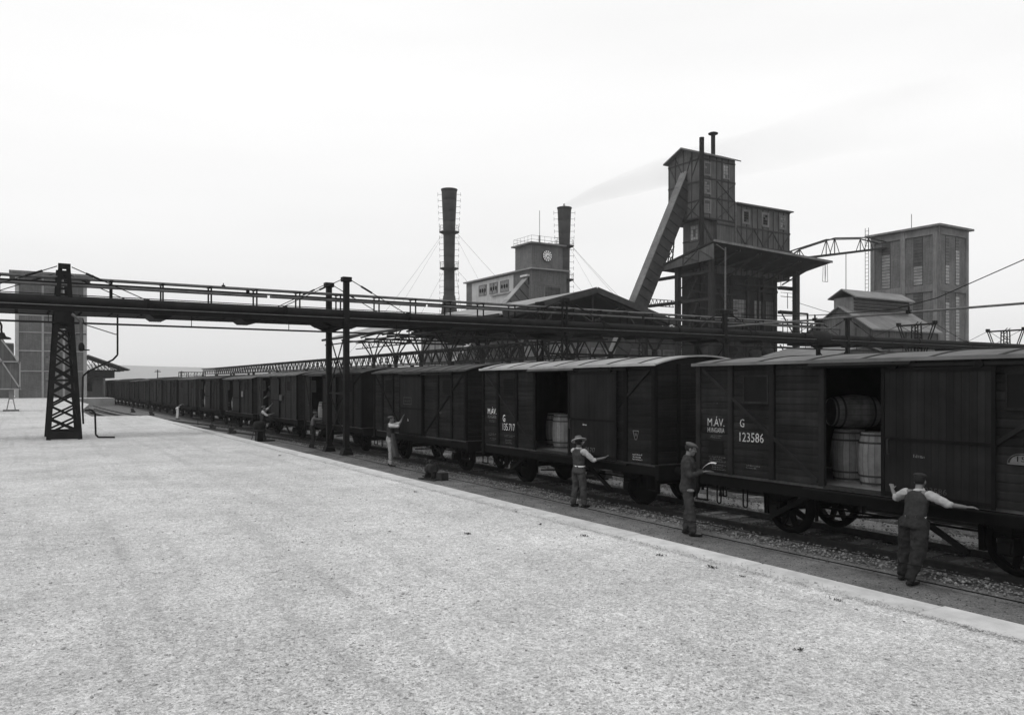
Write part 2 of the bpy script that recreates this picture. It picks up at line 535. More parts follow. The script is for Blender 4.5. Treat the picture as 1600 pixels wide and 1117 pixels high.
# grit trodden over the inner edge of the coping
cnt = 9000
yv = 2 + 40 * rng.uniform(0, 1, cnt) ** 1.5
xv = 6.47 + rng.exponential(.07, cnt) * (.6 + .8 * (np.sin(yv * 1.1) * np.sin(yv * .37 + 1) + .6)) + rng.uniform(-.05, .03, cnt)
k = (xv < 6.86) & (xv > 6.3)
xv, yv = xv[k], yv[k]
chips('coping_grit', np.stack([xv, yv, np.full(len(xv), PZ + .003)], 1), rng.uniform(.004, .011, len(xv)), M['chip'])
# ballast stones
P = []; S = []
for (xa, xb, dens, zz) in ((11.86, 12.72, 150, -.015), (13.05, 14.15, 42, -.04), (14.5, 15.5, 90, -.03), (15.8, 16.6, 60, -.03), (19.0, 20.6, 70, -.02), (17.3, 18.5, 30, -.04)):
    far = 62
    cnt = int(dens * 1.6 * (xb - xa) * 42)
    yv = 3 + (far - 3) * rng.uniform(0, 1, cnt) ** 1.25
    xv = rng.uniform(xa, xb, cnt) + .05 * np.sin(yv * 1.7)
    P.append(np.stack([xv, yv, zz + rng.uniform(-.01, .04, cnt)], 1)); S.append(rng.uniform(.013, .036, cnt))
chips('ballast', np.concatenate(P), np.concatenate(S), M['balst'], .72)
# loose cinders and grit on the path
cnt = 9000
yv = 3 + 45 * rng.uniform(0, 1, cnt) ** 1.3
xv = rng.uniform(8.2, 12.0, cnt)
chips('cinders', np.stack([xv, yv, np.full(cnt, .004)], 1), rng.uniform(.006, .02, cnt), mat('cinder_grit', .10, .9, .3, 2, kind='island'))

# ================================================================== railway tracks
def rail_profile(m, pa, pb):
    """one straight length of flat-bottom rail"""
    a, b = Vector(pa), Vector(pb)
    m.bar(a + Vector((0, 0, .012)), b + Vector((0, 0, .012)), .12, .024)
    m.bar(a + Vector((0, 0, .060)), b + Vector((0, 0, .060)), .018, .075)
    m.bar(a + Vector((0, 0, .112)), b + Vector((0, 0, .112)), .066, .034)
def track(x, y0, y1, label, sleepers_to, near=True):
    t = thing('railway_track', (x, y0, -.03), label, 'track')
    for s in (-.7175, .7175):
        m = MB()
        rail_profile(m, (x + s, y0, -.03), (x + s, y1, -.03))
        m.build('rail', M['rail'], t)
    sm = MB().box(-1.25, 1.25, -.12, .12, -.1, 0).mesh('sleeper', M['sleeper'])
    y = y0 + .4
    rr = random.Random(3)
    while y < sleepers_to:
        inst('sleeper', sm, t, (rr.uniform(-.05, .05), y - y0, .004 + rr.uniform(-.012, .004)), (0, rr.uniform(-.01, .01), rr.uniform(-.03, .03)))
        y += .66
    m = MB()
    while y < y1:
        m.box(x - 1.25, x + 1.25, y - .12, y + .12, -.12, -.03); y += .66
    stuff(m.build('distant_sleepers', M['sleeper'], t))
    return t
track(13.6, -8, 190, 'railway track under the goods train, oily sleepers between two dark rails', 62)
track(17.9, -8, 190, 'second railway track lying just beyond the goods train', 40)
# siding that leaves the main track to the left
cl = [(13.6, 28), (13.45, 34), (13.0, 41), (12.3, 48), (11.3, 57), (10.0, 68), (8.9, 80), (8.2, 92), (7.9, 108), (7.9, 121)]
t = thing('siding_track', (9.5, 70, -.03), 'curved siding track branching left towards the far end of the platform', 'track')
for s in (-.7175, .7175):
    m = MB()
    for i in range(len(cl) - 1):
        (xa, ya), (xb, yb) = cl[i], cl[i + 1]
        na = Vector((yb - ya, -(xb - xa), 0)).normalized() * s
        rail_profile(m, Vector((xa, ya, -.025)) + na, Vector((xb, yb, -.025)) + na)
    m.build('rail', M['rail'], t)
m = MB().box(-1.25, 1.25, -.12, .12, -.1, 0).mesh('sleeper', M['sleeper'])
for i in range(2, len(cl) - 1):
    (xa, ya), (xb, yb) = cl[i], cl[i + 1]
    nn = int((yb - ya) / .7)
    for k in range(nn):
        u = k / nn
        inst('sleeper', m, t, (xa + (xb - xa) * u - 9.5, ya + (yb - ya) * u - 70, .006), (0, 0, -math.atan2(xb - xa, yb - ya)))
# second short pair of rails crossing near the platform end
t = thing('crossover_track', (6.6, 85, -.03), 'short rails crossing the ground behind the platform end', 'track')
for s in (-.7175, .7175):
    m = MB(); pts2 = [(8.3 + s, 66.5, -.025), (7.6 + s, 78, -.025), (7.2 + s, 92, -.025), (7.05 + s, 108, -.025)]
    for i in range(3): rail_profile(m, pts2[i], pts2[i + 1])
    m.build('rail', M['rail'], t)

# signal wires along the path on low stakes
for (x, z, lab) in ((11.5, .05, 'lower signal wire running along the cinder path just above the ground'), (11.22, .33, 'upper signal wire strung at shin height beside the goods train')):
    t = thing('signal_wire', (x, 20, 0), lab, 'wire')
    m = MB(); yy = 0
    pts2 = []
    for i in range(31):
        y = 1 + i * 2.1
        pts2.append((x, y, z + .012 * math.sin(i * .9)))
    m.path(pts2, .008 if z > .1 else .011, 5)
    m.build('wire_strand', M['iron'], t)
    if z > .1:
        for y in (1.5, 62):
            MB().box(x - .02, x + .02, y - .02, y + .02, -.1, z + .05).build('stake', M['iron2'], t)

# weeds along the edge of the platform
def weed(x, y, z, s, seed, label):
    rr = random.Random(seed)
    m = MB()
    s *= .42
    for k in range(44):
        a = rr.uniform(0, 2 * PI); l = s * rr.uniform(.3, 1.0); el = rr.uniform(.1, 1.3)
        d = Vector((math.cos(a) * math.cos(el), math.sin(a) * math.cos(el), math.sin(el)))
        q = Vector((-math.sin(a), math.cos(a), 0)) * s * rr.uniform(.08, .2)
        p = Vector((x + rr.gauss(0, .5) * s, y + rr.gauss(0, .9) * s, z))
        e = p + d * l
        mid = p + d * l * .55 + Vector((0, 0, .05 * s))
        m.add([p, mid + q, e, mid - q], [(0, 1, 2, 3)])
    o = m.build('weed', M['leaf'])
    tag(o, label, 'weed')
wl_ = [(6.32, 4.62, .07, 'low weed at the coping joint nearest the right edge of the photo'), (6.28, 5.7, .05, 'small weed in the gravel beside the second coping slab'),
       (6.3, 6.15, .10, 'dark leafy weed by the coping, below the man with outstretched arms'), (6.25, 6.9, .08, 'leafy weed tuft by the coping a step left of the largest tuft'),
       (6.22, 8.3, .09, 'weed tuft growing through gravel by the coping, below the wagon with barrels'), (6.2, 9.3, .06, 'sparse weed at the gravel edge below the open wagon door'),
       (6.5, 10.4, .05, 'tiny weed sprouting on top of the pale coping'), (6.15, 13.3, .07, 'weed beside the coping near the man reading a paper'),
       (5.0, 9.2, .09, 'single upright weed standing alone in the pale gravel'), (4.9, 3.9, .06, 'wide sparse weed in the gravel near the lower right of the photo'),
       (4.2, 9.9, .05, 'small flat weed in the gravel left of the upright one'), (6.1, 22, .08, 'weed beside the coping in front of the switch lever')]
for i, (x, y, s, lb) in enumerate(wl_): weed(x, y, PZ - .01, s, i, lb)
# ================================================================== pipe bridge
YF, YB = 32.15, 34.35
br = thing('pipe_bridge', (10, 33.2, 5.3), 'long dark pipe bridge carrying thick and thin pipes high across the yard and train', 'pipe bridge')
XL, XR = -14, 74
MB().tube((XL, 32.35, 5.945), (XR, 32.35, 5.945), .175, 16).build('main_pipe', M['pipe'], br)
MB().tube((XL, 33.3, 5.70), (XR, 33.3, 5.70), .12, 14).build('lower_pipe', M['pipe'], br)
for y in (YF + .02, YB - .05):
    m = MB()
    for z in (5.575, 5.735): m.bar((XL, y, z), (XR, y, z), .09, .03)
    m.bar((XL, y, 5.655), (XR, y, 5.655), .02, .14)
    m.build('girder', M['iron'], br)
MB().tube((XL, 32.08, 5.755), (XR, 32.08, 5.755), .018, 6).build('pipe_highlight', M['pipel'], br)  # pale rod added to draw the highlight line below the main pipe
MB().tube((XL, 33.9, 5.90), (XR, 33.9, 5.90), .06, 8).build('small_pipe', M['pipe'], br)
fl_ = MB().lathe((0, 0, 0), [(-.05, .20), (-.045, .225), (-.008, .225), (-.006, .20), (.006, .20), (.008, .225), (.045, .225), (.05, .20)], (1, 0, 0), 16).mesh('flange', M['iron'])
for i, x in enumerate((-11.5, -6.2, -.6, 4.1, 9.2, 14.6, 19.8, 25.4, 30.6, 36.2, 41, 47.5, 53, 59)):
    inst('flange', fl_, br, Vector((x, 32.35, 5.945)) - br.location)
# rack of thinner pipes carried above on posts
MB().tube((XL, 32.85, 6.80), (43.5, 32.85, 6.80), .06, 10).build('upper_pipe', M['pipel'], br)
m = MB()
for xa, xb in ((XL, 8.5), (8.62, 15.5), (15.62, 28.1), (28.3, 44.5)): m.tube((xa, 32.45, 6.50), (xb, 32.45, 6.50), .055, 10)
m.build('lagged_pipe', M['pipel'], br)
MB().tube((XL, 33.1, 6.66), (43.5, 33.1, 6.66), .035, 8).build('upper_pipe', M['pipe'], br)
for z, y in ((6.17, 32.5), (6.09, 33.15)):
    MB().bar((XL, y, z), (44, y, z), .03, .03).build('guard_rail', M['iron'], br)
MB().tube((XL, 32.2, 5.16), (XR, 32.2, 5.16), .035, 8).build('hanging_pipe', M['pipe'], br)
x = -12.7
pm = MB().box(-.03, .03, -.012, .012, 0, .78).box(-.012, .012, -.03, .03, 0, .78).mesh('rack_post', M['iron'])
pc = MB().box(-.05, .05, -.33, .33, .79, .82).mesh('rack_bracket', M['iron'])
k = 0
while x < 44:
    for y in (32.55, 33.12): inst('rack_post', pm, br, Vector((x, y, 5.96)) - br.location)
    inst('rack_bracket', pc, br, Vector((x, 32.83, 5.96)) - br.location)
    x += 1.735
dm = MB().box(-.012, .012, -.012, .012, 5.19, 5.58).mesh('pipe_hanger', M['iron'])
for x in (-9, -4.5, .9, 5.6, 9.3, 14, 18.5, 23, 27.5, 32, 36.5, 41, 46, 51, 56, 61):
    inst('pipe_hanger', dm, br, Vector((x, 32.2, 0)) - br.location)
sm_ = MB()
sm_.prism([(-.42, -.2, .14), (.42, -.2, .14), (.2, -.2, -.02), (-.2, -.2, -.02)], (0, 1.6, 0))
sm_ = sm_.mesh('pipe_saddle', M['iron'])
for x in (-10.2, -6.8, -2.2, 4.55, 7.85, 11.1, 16.4, 19.6, 25, 28.4, 32, 37.5, 42, 47, 51.5, 58, 62):
    inst('pipe_saddle', sm_, br, Vector((x, 32.5, 5.44)) - br.location)
# walkway plates under the pipes
m = MB(); x = XL
while x < XR:
    m.box(x, x + .9, 32.2, 34.28, 5.595, 5.62); x += 1.0
m.build('cross_ties', M['iron'], br)
# valves on the upper lines
for x, y, z in ((6.9, 32.85, 6.84), (7.9, 33.1, 6.74), (1.9, 32.6, 6.03), (2.6, 33, 6.0)):
    MB().cbox(x, y, z, .12, .1, .12).tube((x, y, z), (x, y, z + .14), .02, 6).build('valve', M['iron'], br)
m = MB().lathe((42.6, 32.35, 5.9), [(-.9, .19), (-.6, .42), (.5, .42), (.9, .19)], (1, 0, 0), 14)
m.build('expansion_joint', M['pipe'], br)

def stays(t, x, z, reach=3.3, both=True):
    for y in (YF, YB):
        for s in ((-1, 1) if both else (1,)):
            a = Vector((x + s * .22, y, z)); b_ = Vector((x + s * reach, y, 5.76))
            MB().tube(a, b_, .018, 6).build('stay_rod', M['iron'], t)
            MB().tube(a.lerp(b_, .14), a.lerp(b_, .30), .042, 6).build('turnbuckle', M['iron'], t)

# lattice pylon on the platform
t = thing('lattice_pylon', (1.39, 33.2, PZ), 'tapering lattice pylon standing on the pale gravel platform under the pipe bridge', 'pylon')
def px_half(z): return .49 - (.49 - .12) * (z - PZ) / (7.15 - PZ)
def py_c(z, back): return (YB - .1 * (z - PZ) / 6) if back else YF + .1 * (z - PZ) / 6
for back in (0, 1):
    for s in (-1, 1):
        m = MB()
        p0 = Vector((1.39 + s * px_half(PZ), py_c(PZ, back), PZ)); p1 = Vector((1.39 + s * px_half(7.1), py_c(7.1, back), 7.1))
        m.bar(p0, p1, .14, .03, up=(0, 1, 0)); m.bar(p0 + Vector((s * -.0, .07 if not back else -.07, 0)), p1, .03, .13, up=(1, 0, 0))
        m.build('leg', M['iron'], t)
    zs = [PZ + .25 + .46 * i for i in range(10)]
    for i in range(9):
        za, zb = zs[i], zs[i + 1]
        y = py_c(za, back)
        for s in (-1, 1):
            MB().bar((1.39 - s * px_half(za), y + s * .02, za), (1.39 + s * px_half(zb), py_c(zb, back) + s * .02, zb), .07, .02, up=(0, 1, 0)).build('lattice_bar', M['iron'], t)
        if i in (0, 4, 8):
            MB().bar((1.39 - px_half(za), y, za), (1.39 + px_half(za), y, za), .03, .07 if i else .02).build('crossbar', M['iron'], t)
    za = PZ + .02
    MB().box(1.39 - px_half(za) - .03, 1.39 + px_half(za) + .03, py_c(za, back) - .04, py_c(za, back) + .04, za, za + .25).build('base_plate', M['iron'], t)
    MB().box(1.39 - .19, 1.39 + .19, py_c(7.1, back) - .12, py_c(7.1, back) + .12, 7.05, 7.23).build('cap', M['iron'], t)
    for z in (5.95, 6.35, 6.75):
        MB().bar((1.39 - px_half(z), py_c(z, back), z), (1.39 + px_half(z), py_c(z, back), z), .04, .08).build('crossbar', M['iron'], t)
    MB().box(1.39 - .31, 1.39 + .31, py_c(5.3, back) - .06, py_c(5.3, back) + .06, 5.15, 5.55).build('gusset_plate', M['iron'], t)
for s in (-1, 1):
    for i in range(0, 9, 2):
        za, zb = PZ + .25 + .46 * i, PZ + .25 + .46 * (i + 2)
        if zb > 5.4: continue
        MB().bar((1.39 + s * px_half(za), YF, za), (1.39 + s * px_half(zb), YB, zb), .05, .02, up=(1, 0, 0)).build('side_brace', M['iron'], t)
stays(t, 1.39, 7.12, 3.4)
# thin drain pipe snaking down beside the pylon
t = thing('drain_pipe', (2.6, 32.1, PZ), 'thin bent drain pipe dropping from the bridge beside the lattice pylon', 'pipe')
m = MB()
P2 = [(3.05, 31.95, 5.5), (3.05, 31.95, 4.05), (2.9, 31.95, 3.87), (2.12, 31.95, 3.45), (1.95, 31.95, 3.28), (1.93, 31.9, 2.2), (1.96, 31.9, 1.6)]
m.path(P2, .032, 8); m.build('downpipe', M['iron'], t)
MB().path([(1.99, 31.8, 2.08), (2.2, 31.8, 2.08), (2.32, 31.8, 1.98), (2.34, 31.8, 1.22), (2.42, 31.8, 1.12), (2.95, 31.8, PZ + .05)], .032, 8).build('outlet_pipe', M['iron'], t)
MB().path([(1.6, 31.85, 5.45), (1.88, 31.85, 5.2), (1.9, 31.85, 4.5)], .045, 8).build('branch_pipe', M['pipel'], t)
m = MB().lathe((1.9, 31.85, 4.15), [(0, .05), (.05, .1), (.2, .1), (.3, .05)], (0, 0, 1), 10).tube((1.72, 31.85, 4.75), (2.05, 31.85, 4.75), .02, 6).tube((1.9, 31.85, 4.2), (2.15, 31.85, 4.2), .025, 6)
m.build('valve', M['iron'], t)
MB().path([(1.95, 31.95, 5.3), (2.0, 31.95, 5.1), (3.0, 31.95, 4.78), (3.05, 31.95, 4.8)], .018, 6).build('bracket', M['iron'], t)

# two-column trestle beside the track, then the same pattern beyond the train
def trestle(x, label, z_top=7.3, lattice=False, stay=True):
    t = thing('trestle', (x, 33.25, 0), label, 'trestle', 'trestles of the pipe bridge')
    for y in (YF, YB):
        m = MB()
        if lattice:
            for sx in (-1, 1):
                m.bar((x + sx * .2, y, -.05), (x + sx * .13, y, z_top), .07, .07)
            z = .2; k = 1
            while z < z_top - .6:
                m.bar((x - k * .19, y, z), (x + k * .17, y, z + .5), .02, .05); z += .5; k = -k
        else:
            for sy in (-.09, .09): m.box(x - .11, x + .11, y + sy - .01, y + sy + .01, -.05, z_top)
            m.box(x - .012, x + .012, y - .08, y + .08, -.05, z_top)
            m.box(x - .105, x + .105, y - .075, y + .075, -.05, z_top - .02)
        m.build('column', M['iron'], t)
        m = MB().prism([(x - .26, y - .2, 0), (x + .26, y - .2, 0), (x + .13, y - .2, .34), (x - .13, y - .2, .34)], (0, .4, 0))
        m.build('column_foot', M['iron'], t)
        MB().box(x - .19, x + .19, y - .16, y + .16, z_top - .02, z_top + .17).build('cap', M['iron'], t)
    for (za, zb) in ((.5, 2.6), (2.6, 5.2)):
        for s in (0, 1):
            ya, yb = (YF, YB) if s else (YB, YF)
            MB().bar((x + (.03 if s else -.03), ya, za), (x + (.03 if s else -.03), yb, zb), .07, .03, up=(1, 0, 0)).build('cross_brace', M['iron'], t)
    MB().bar((x, YF, 2.6), (x, YB, 2.6), .08, .08).build('tie_beam', M['iron'], t)
    MB().bar((x, YF - .25, 5.47), (x, YB + .25, 5.47), .16, .16).build('bearer', M['iron'], t)
    for y in (YF, YB):
        MB().prism([(x - .8, y - .05, 5.54), (x + .8, y - .05, 5.54), (x + .2, y - .05, 5.3), (x - .2, y - .05, 5.3)], (0, .1, 0)).build('bracket', M['iron'], t)
    if stay: stays(t, x, z_top + .05, 3.3)
    return t
trestle(11.7, 'two-column iron trestle with braced legs standing on the path beside the train')
MB().box(11.2, 12.2, 31.7, 34.9, -.05, .03).build('foundation', M['concd'], None)
tag(bpy.data.objects['foundation'], 'low concrete foundation slab under the two-column trestle', 'foundation')
trestle(22.9, 'lattice trestle of the pipe bridge, first one beyond the goods train', 7.05, lattice=True)
trestle(34.0, 'trestle of the pipe bridge in front of the dark hoist tower', 7.0)
trestle(45.0, 'trestle of the pipe bridge where the upper pipes end', 7.05)
def tmast(x, label):
    t = thing('mast', (x, 33.25, 0), label, 'mast')
    m = MB()
    for sx in (-1, 1):
        for sy in (-1, 1): m.bar((x + sx * .3, 33.25 + sy * .35, -.05), (x + sx * .2, 33.25 + sy * .22, 7.2), .07)
    m.build('leg', M['iron'], t)
    z = 4.4; k = 1
    while z < 7:
        for s in (-1, 1):
            MB().bar((x + s * .22, 33.25 - k * .26, z), (x + s * .22, 33.25 + k * .26, z + .5), .03, .05).build('lattice_bar', M['iron'], t)
        z += .5; k = -k
    MB().bar((x, YF - .35, 7.2), (x, YB + .35, 7.2), .14, .12).build('crossarm', M['iron'], t)
    for s in (-1, 1):
        for dx in (-.15, .15): MB().bar((x + dx, 33.25 + s * 1.3, 7.15), (x + dx, 33.25 + s * .62, 5.2), .06).build('strut', M['iron'], t)
        MB().cbox(x, 33.25 + s * 1.35, 7.3, .3, .2, .22).build('cap', M['iron'], t)
    for y in (YF - .2, YB + .2):
        for s in (-1, 1):
            MB().tube((x, y, 7.25), (x + s * 5, y, 5.7), .018, 5).build('stay_rod', M['iron'], t)
tmast(54.3, 'T-shaped iron mast on the bridge in front of the sheet-roofed shed')
tmast(66.3, 'T-shaped iron mast at the far right, seen against the sky right of the silo block')

# suspended pipe leaving the bridge towards the right
t = thing('suspended_pipe', (34.2, 18, 6), 'slender pale pipe hung from a cable, leaving the bridge towards the right', 'pipe')
m = MB().tube((34.2, 32.3, 6.25), (34.2, 3, 6.2), .05, 8); m.build('pipe', M['pipel'], t)
m = MB()
cab = []
for i in range(15):
    y = 32.3 - i * 2.05; s = (y - 24) / 8
    z = 6.42 + (.55 * ((y - 24) / 8) ** 2 if y > 24 else (0 if y > 21 else .34 * (21 - y) ** 1.0))
    cab.append((34.2, y, min(z, 9.3)))
m.path(cab, .022, 5); m.build('carrying_cable', M['iron'], t)
for y in (21.3, 26.3): MB().box(34.17, 34.23, y - .03, y + .03, 6.2, 6.5).cbox(34.2, y, 6.25, .16, .2, .16).build('hanger', M['iron'], t)
t = thing('pole', (34.2, 11.2, 0), 'wooden pole holding up the suspended pipe, just outside the right edge', 'pole')
MB().tube((34.2, 11.2, -.06), (34.2, 11.2, 9.6), .15, 10, .11).build('shaft', M['timber'], t)
MB().box(34.05, 34.35, 10.6, 11.8, 6.02, 6.14).build('crossarm', M['timber'], t)

# gooseneck lamp hanging at the left end of the bridge
t = thing('yard_lamp', (-.45, 32.1, 4.6), 'gooseneck lamp with bell shade hanging under the bridge at the left edge', 'lamp')
m = MB(); P2 = [(-1.2, 32.1, 5.12), (-.85, 32.1, 5.22)]
for i in range(7):
    a = R(90 - i * 18); P2.append((-.75 + .28 * math.cos(a), 32.1, 4.93 + .28 * math.sin(a)))
P2.append((-.46, 32.1, 4.7)); m.path(P2, .035, 7); m.build('arm', M['iron'], t)
MB().lathe((-.46, 32.1, 4.52), [(0, .28), (.05, .26), (.1, .12), (.22, .07)], (0, 0, 1), 14).build('shade', M['iron'], t)

# ================================================================== goods wagons
HW = 1.45; HL = 3.9; ZF = 1.19; ZE = 3.42
plank_m = {}
def plank_mesh(mt):
    if mt.name not in plank_m:
        # unit length in y; weathered lap with a rounded upper edge and a dark gap below
        m = MB()
        prof = [(0, 0), (-.022, .004), (-.026, .05), (-.026, .108), (-.010, .126), (0, .129)]
        n = len(prof)
        vs = [(x, y, z) for y in (0, 1) for x, z in prof]
        m.add(vs, [tuple(range(n)), tuple(range(n, 2 * n))[::-1]] + [(i, (i + 1) % n, n + (i + 1) % n, n + i) for i in range(n)])
        plank_m[mt.name] = m.mesh('plank', mt)
    return plank_m[mt.name]
def wheel_mesh(spoked):
    m = MB()
    r = .5
    m.lathe((-.065, 0, 0), [(0, r - .10), (0, r), (.1, r), (.105, r + .03), (.135, r + .03), (.135, r - .10)], (1, 0, 0), 28)
    m2 = MB()
    m.f = [f for f in m.f if len(f) < 20]; m.sm = m.sm[:len(m.f)]
    # inner face of the rim
    m.lathe((-.065, 0, 0), [(.135, r - .10), (0, r - .10)], (1, 0, 0), 28)
    keep = [(f, s) for f, s in zip(m.f, m.sm) if len(f) < 20]
    m.f = [k[0] for k in keep]; m.sm = [k[1] for k in keep]
    m.lathe((-.1, 0, 0), [(0, .09), (.2, .11)], (1, 0, 0), 14)
    if not spoked:
        m.lathe((0, 0, 0), [(-.02, r - .09), (.03, r - .09)], (1, 0, 0), 24)
    return m.mesh('wheel', M['under'])
WHS, WHD = wheel_mesh(True), wheel_mesh(False)
spoke_m = MB().prism([(-.045, -.06, .08), (-.045, .06, .08), (-.03, .04, .41), (-.03, -.04, .41)], (.07, 0, 0)).mesh('spoke', M['under'])
buf_m = MB().lathe((0, 0, 0), [(0, .10), (.28, .08), (.3, .055), (.52, .055), (.53, .19), (.56, .19), (.58, .1)], (0, -1, 0), 14).mesh('buffer', M['under'])
spring = MB()
for i in range(6):
    hl = .52 - i * .075; z = .0 - i * .018
    for s in (-1, 1):
        spring.bar((0, 0, z), (0, s * hl, z + .10 * (hl / .52) ** 2), .09, .017, up=(0, 0, 1))
spring.cbox(0, 0, -.04, .13, .1, .14)
spring_m = spring.mesh('leaf_spring', M['under'])
guard_m = MB().prism([(-.01, -.34, .37), (-.01, .34, .37), (-.01, .16, -.02), (-.01, .12, -.18), (-.01, -.12, -.18), (-.01, -.16, -.02)], (.02, 0, 0)).mesh('axle_guard', M['under'])
abox_m = MB().box(-.16, .06, -.12, .12, -.13, .12).box(-.2, -.16, -.09, .09, -.1, .06).mesh('axle_box', M['under'])
loop = MB()
LP = []
for i in range(17):
    a = 2 * PI * i / 16
    LP.append((0, .055 * math.cos(a), -.23 + .055 * math.sin(a) + (.16 if math.sin(a) > .01 else -.16 if math.sin(a) < -.01 else 0)))
loop.path(LP, .016, 6); loop.cbox(0, 0, .02, .05, .16, .14)
loop_m = loop.mesh('hanging_loop', M['under'])
hook_m = MB().path([(0, 0, 0), (0, -.3, 0), (0, -.38, .06), (0, -.33, .12)], .03, 6).mesh('coupling_hook', M['under'])
link_m = MB().path([(-.06, -.3, .0), (-.06, -.55, -.22), (.06, -.55, -.22), (.06, -.3, 0)], .017, 6).path([(-.05, -.55, -.22), (-.05, -.5, -.55), (.05, -.5, -.55), (.05, -.55, -.22)], .017, 6).mesh('coupling_link', M['under'])

def roof_profile(n=12, hw=HW + .07, z0=ZE, rise=.30):
    rr = (hw * hw + rise * rise) / (2 * rise); out_ = []
    amax = math.asin(hw / rr)
    for i in range(n + 1):
        a = -amax + 2 * amax * i / n
        out_.append((rr * math.sin(a), z0 + rr * math.cos(a) - (rr - rise)))
    return out_
def wagon(yc, label, paint='wag', roof='roofm', planks=True, spoked=True, wb=2.5, hl=HL, door=(-2.15, -.40), opening=(-.8, .85), detail=True, roof_z=ZE, group='goods wagons of the long train', x=13.6, rz=0, vent='dark', far=False, rise=.24):
    t = thing('freight_wagon', (x, yc, 0), label, 'wagon', group, rz)
    mt = M[paint]
    B = lambda m, nm, mm, par=t, **k: m.build(nm, mm, par, world=False, **k)
    # floor, hollow shell behind the planks: back wall, ends
    B(MB().box(-HW + .09, HW - .07, -hl + .02, hl - .02, ZF - .06, ZF), 'floor', M['concd'] if detail else M['wagin'])
    o1, o2 = opening
    B(MB().box(HW - .06, HW, -hl, hl, ZF, roof_z), 'back_wall', M['wagin'])
    B(MB().box(-HW + .05, HW - .06, hl - .06, hl - .002, ZF, roof_z), 'end_wall', mt)
    pf = roof_profile(10, HW - .02, roof_z, rise - .03)
    for s in (-1, 1):
        B(MB().prism([(px_, s * (hl - .03), z) for px_, z in pf], (0, .03 * s, 0)), 'gable', mt)
    nrow = int(round((roof_z - ZF) / .131)); dz = (roof_z - ZF) / nrow
    secs = [(-hl + .04, -2.88), (-2.90, -1.95), (-1.87, o1 - .03), (o2 + .05, 1.87), (1.95, 2.90), (2.98, hl - .04)]
    if planks:
        pm_ = plank_mesh(mt); sz_ = dz / .131
        rr = random.Random(int(yc * 10))
        # inner skin so no light leaks between planks
        for a, b_ in ((-hl + .01, o1), (o2, hl - .01)): B(MB().box(-HW + .03, -HW + .05, a, b_, ZF, roof_z), 'side_lining', M['wagin'])
        for (a, b_) in secs:
            for i in range(nrow):
                inst('plank', pm_, t, (-HW + .03 + rr.uniform(-.003, .003), a, ZF + i * dz + .002), (0, 0, 0), (1, b_ - a, sz_))
        for i in range(nrow):
            inst('plank', pm_, t, (-HW + .05, -hl - .0 + .03, ZF + i * dz + .002), (0, 0, R(90)), (1, -0 - (2 * HW - .1), sz_))
    else:
        for a, b_ in ((-hl + .01, o1), (o2, hl - .01)): B(MB().box(-HW + .01, -HW + .05, a, b_, ZF, roof_z), 'side_boards', mt)
        m = MB()
        for a, b_ in ((-hl + .03, o1 - .05), (o2 + .05, hl - .03)):
            for i in range(0, nrow):
                m.box(-HW - .006, -HW + .012, a, b_, ZF + i * dz + .008, ZF + (i + 1) * dz - .008)
        stuff(B(m, 'plank_rows', mt))
        B(MB().box(-HW + .05, HW - .06, -hl, -hl + .05, ZF, roof_z), 'end_boards', mt)
    posts = [p for p in (-hl, -2.93, -1.91, o1 - .06, o2 + .0, 1.91, 2.94, hl - .075) if not (o1 < p < o2 - .01)]
    pmesh = MB().box(-.06, .0, -.02, .10, 0, roof_z - ZF + .0).box(-.065, -.06, .0, .08, .02, roof_z - ZF - .02).mesh('side_post', M['under'] if paint != 'wag2' else mt)
    for p in posts: inst('side_post', pmesh, t, (-HW + .03, p, ZF))
    if detail:
        for p in (-.75, 0.0, .75, -HW + .02, HW - .08):
            inst('end_post', MBEP, t, (p, -hl - .035, ZF), (0, 0, 0), (1, 1, roof_z - ZF))
    # diagonal straps
    for (a, za, b_, zb) in ((hl - .15, roof_z - .12, o2 + .12, ZF + .08), (-hl + .15, roof_z - .12, o1 - .12, ZF + .08)):
        B(MB().bar((-HW - .012, a, za), (-HW - .012, b_, zb), .065, .026, up=(1, 0, 0)), 'diagonal_strap', M['under'] if roof == 'roofd' else mt)
    # sole bar, headstocks, floor edge
    B(MB().box(-HW + .06, -HW + .14, -hl - .02, hl + .02, ZF - .27, ZF - .065), 'sole_bar', M['under'])
    B(MB().box(HW - .10, HW - .02, -hl, hl, ZF - .30, ZF - .065), 'sole_bar', M['under'])
    for s in (-1, 1): B(MB().box(-HW + .01, HW - .01, s * (hl + .05) - .06, s * (hl + .05) + .06, ZF - .34, ZF - .02), 'headstock', M['under'])
    B(MB().box(-HW - .0, -HW + .2, o1 - .02, o2 + .02, ZF - .03, ZF + .012), 'door_sill', M['iron2'])
    # roof
    rp = roof_profile(12, HW + .08, roof_z - .005, rise)
    rp2 = [(a, b_ - .035) for a, b_ in rp]
    m = MB(); n_ = len(rp)
    for s in (-1, 1):
        pass
    vs = [(a, s * (hl + .10), z) for s in (-1, 1) for a, z in rp + rp2[::-1]]
    q = 2 * n_
    m.add(vs, [(i, (i + 1) % q, q + (i + 1) % q, q + i) for i in range(q)], False)
    m.add(vs[:n_] + vs[n_:q], [(i, i + 1, q - 2 - i, q - 1 - i) for i in range(n_ - 1)])
    m.add(vs[q:], [(i, i + 1, q - 2 - i, q - 1 - i) for i in range(n_ - 1)])
    B(m, 'roof', M[roof])
    rr = random.Random(int(yc))
    ns = 7
    sm2 = MB()
    for a, b_ in zip(rp[:-1], rp[1:]):
        sm2.bar((a[0], 0, a[1] + .008), (b_[0], 0, b_[1] + .008), .05, .02, up=(0, 0, 1))
    smm = sm2.mesh('roof_seam', M['seam'])
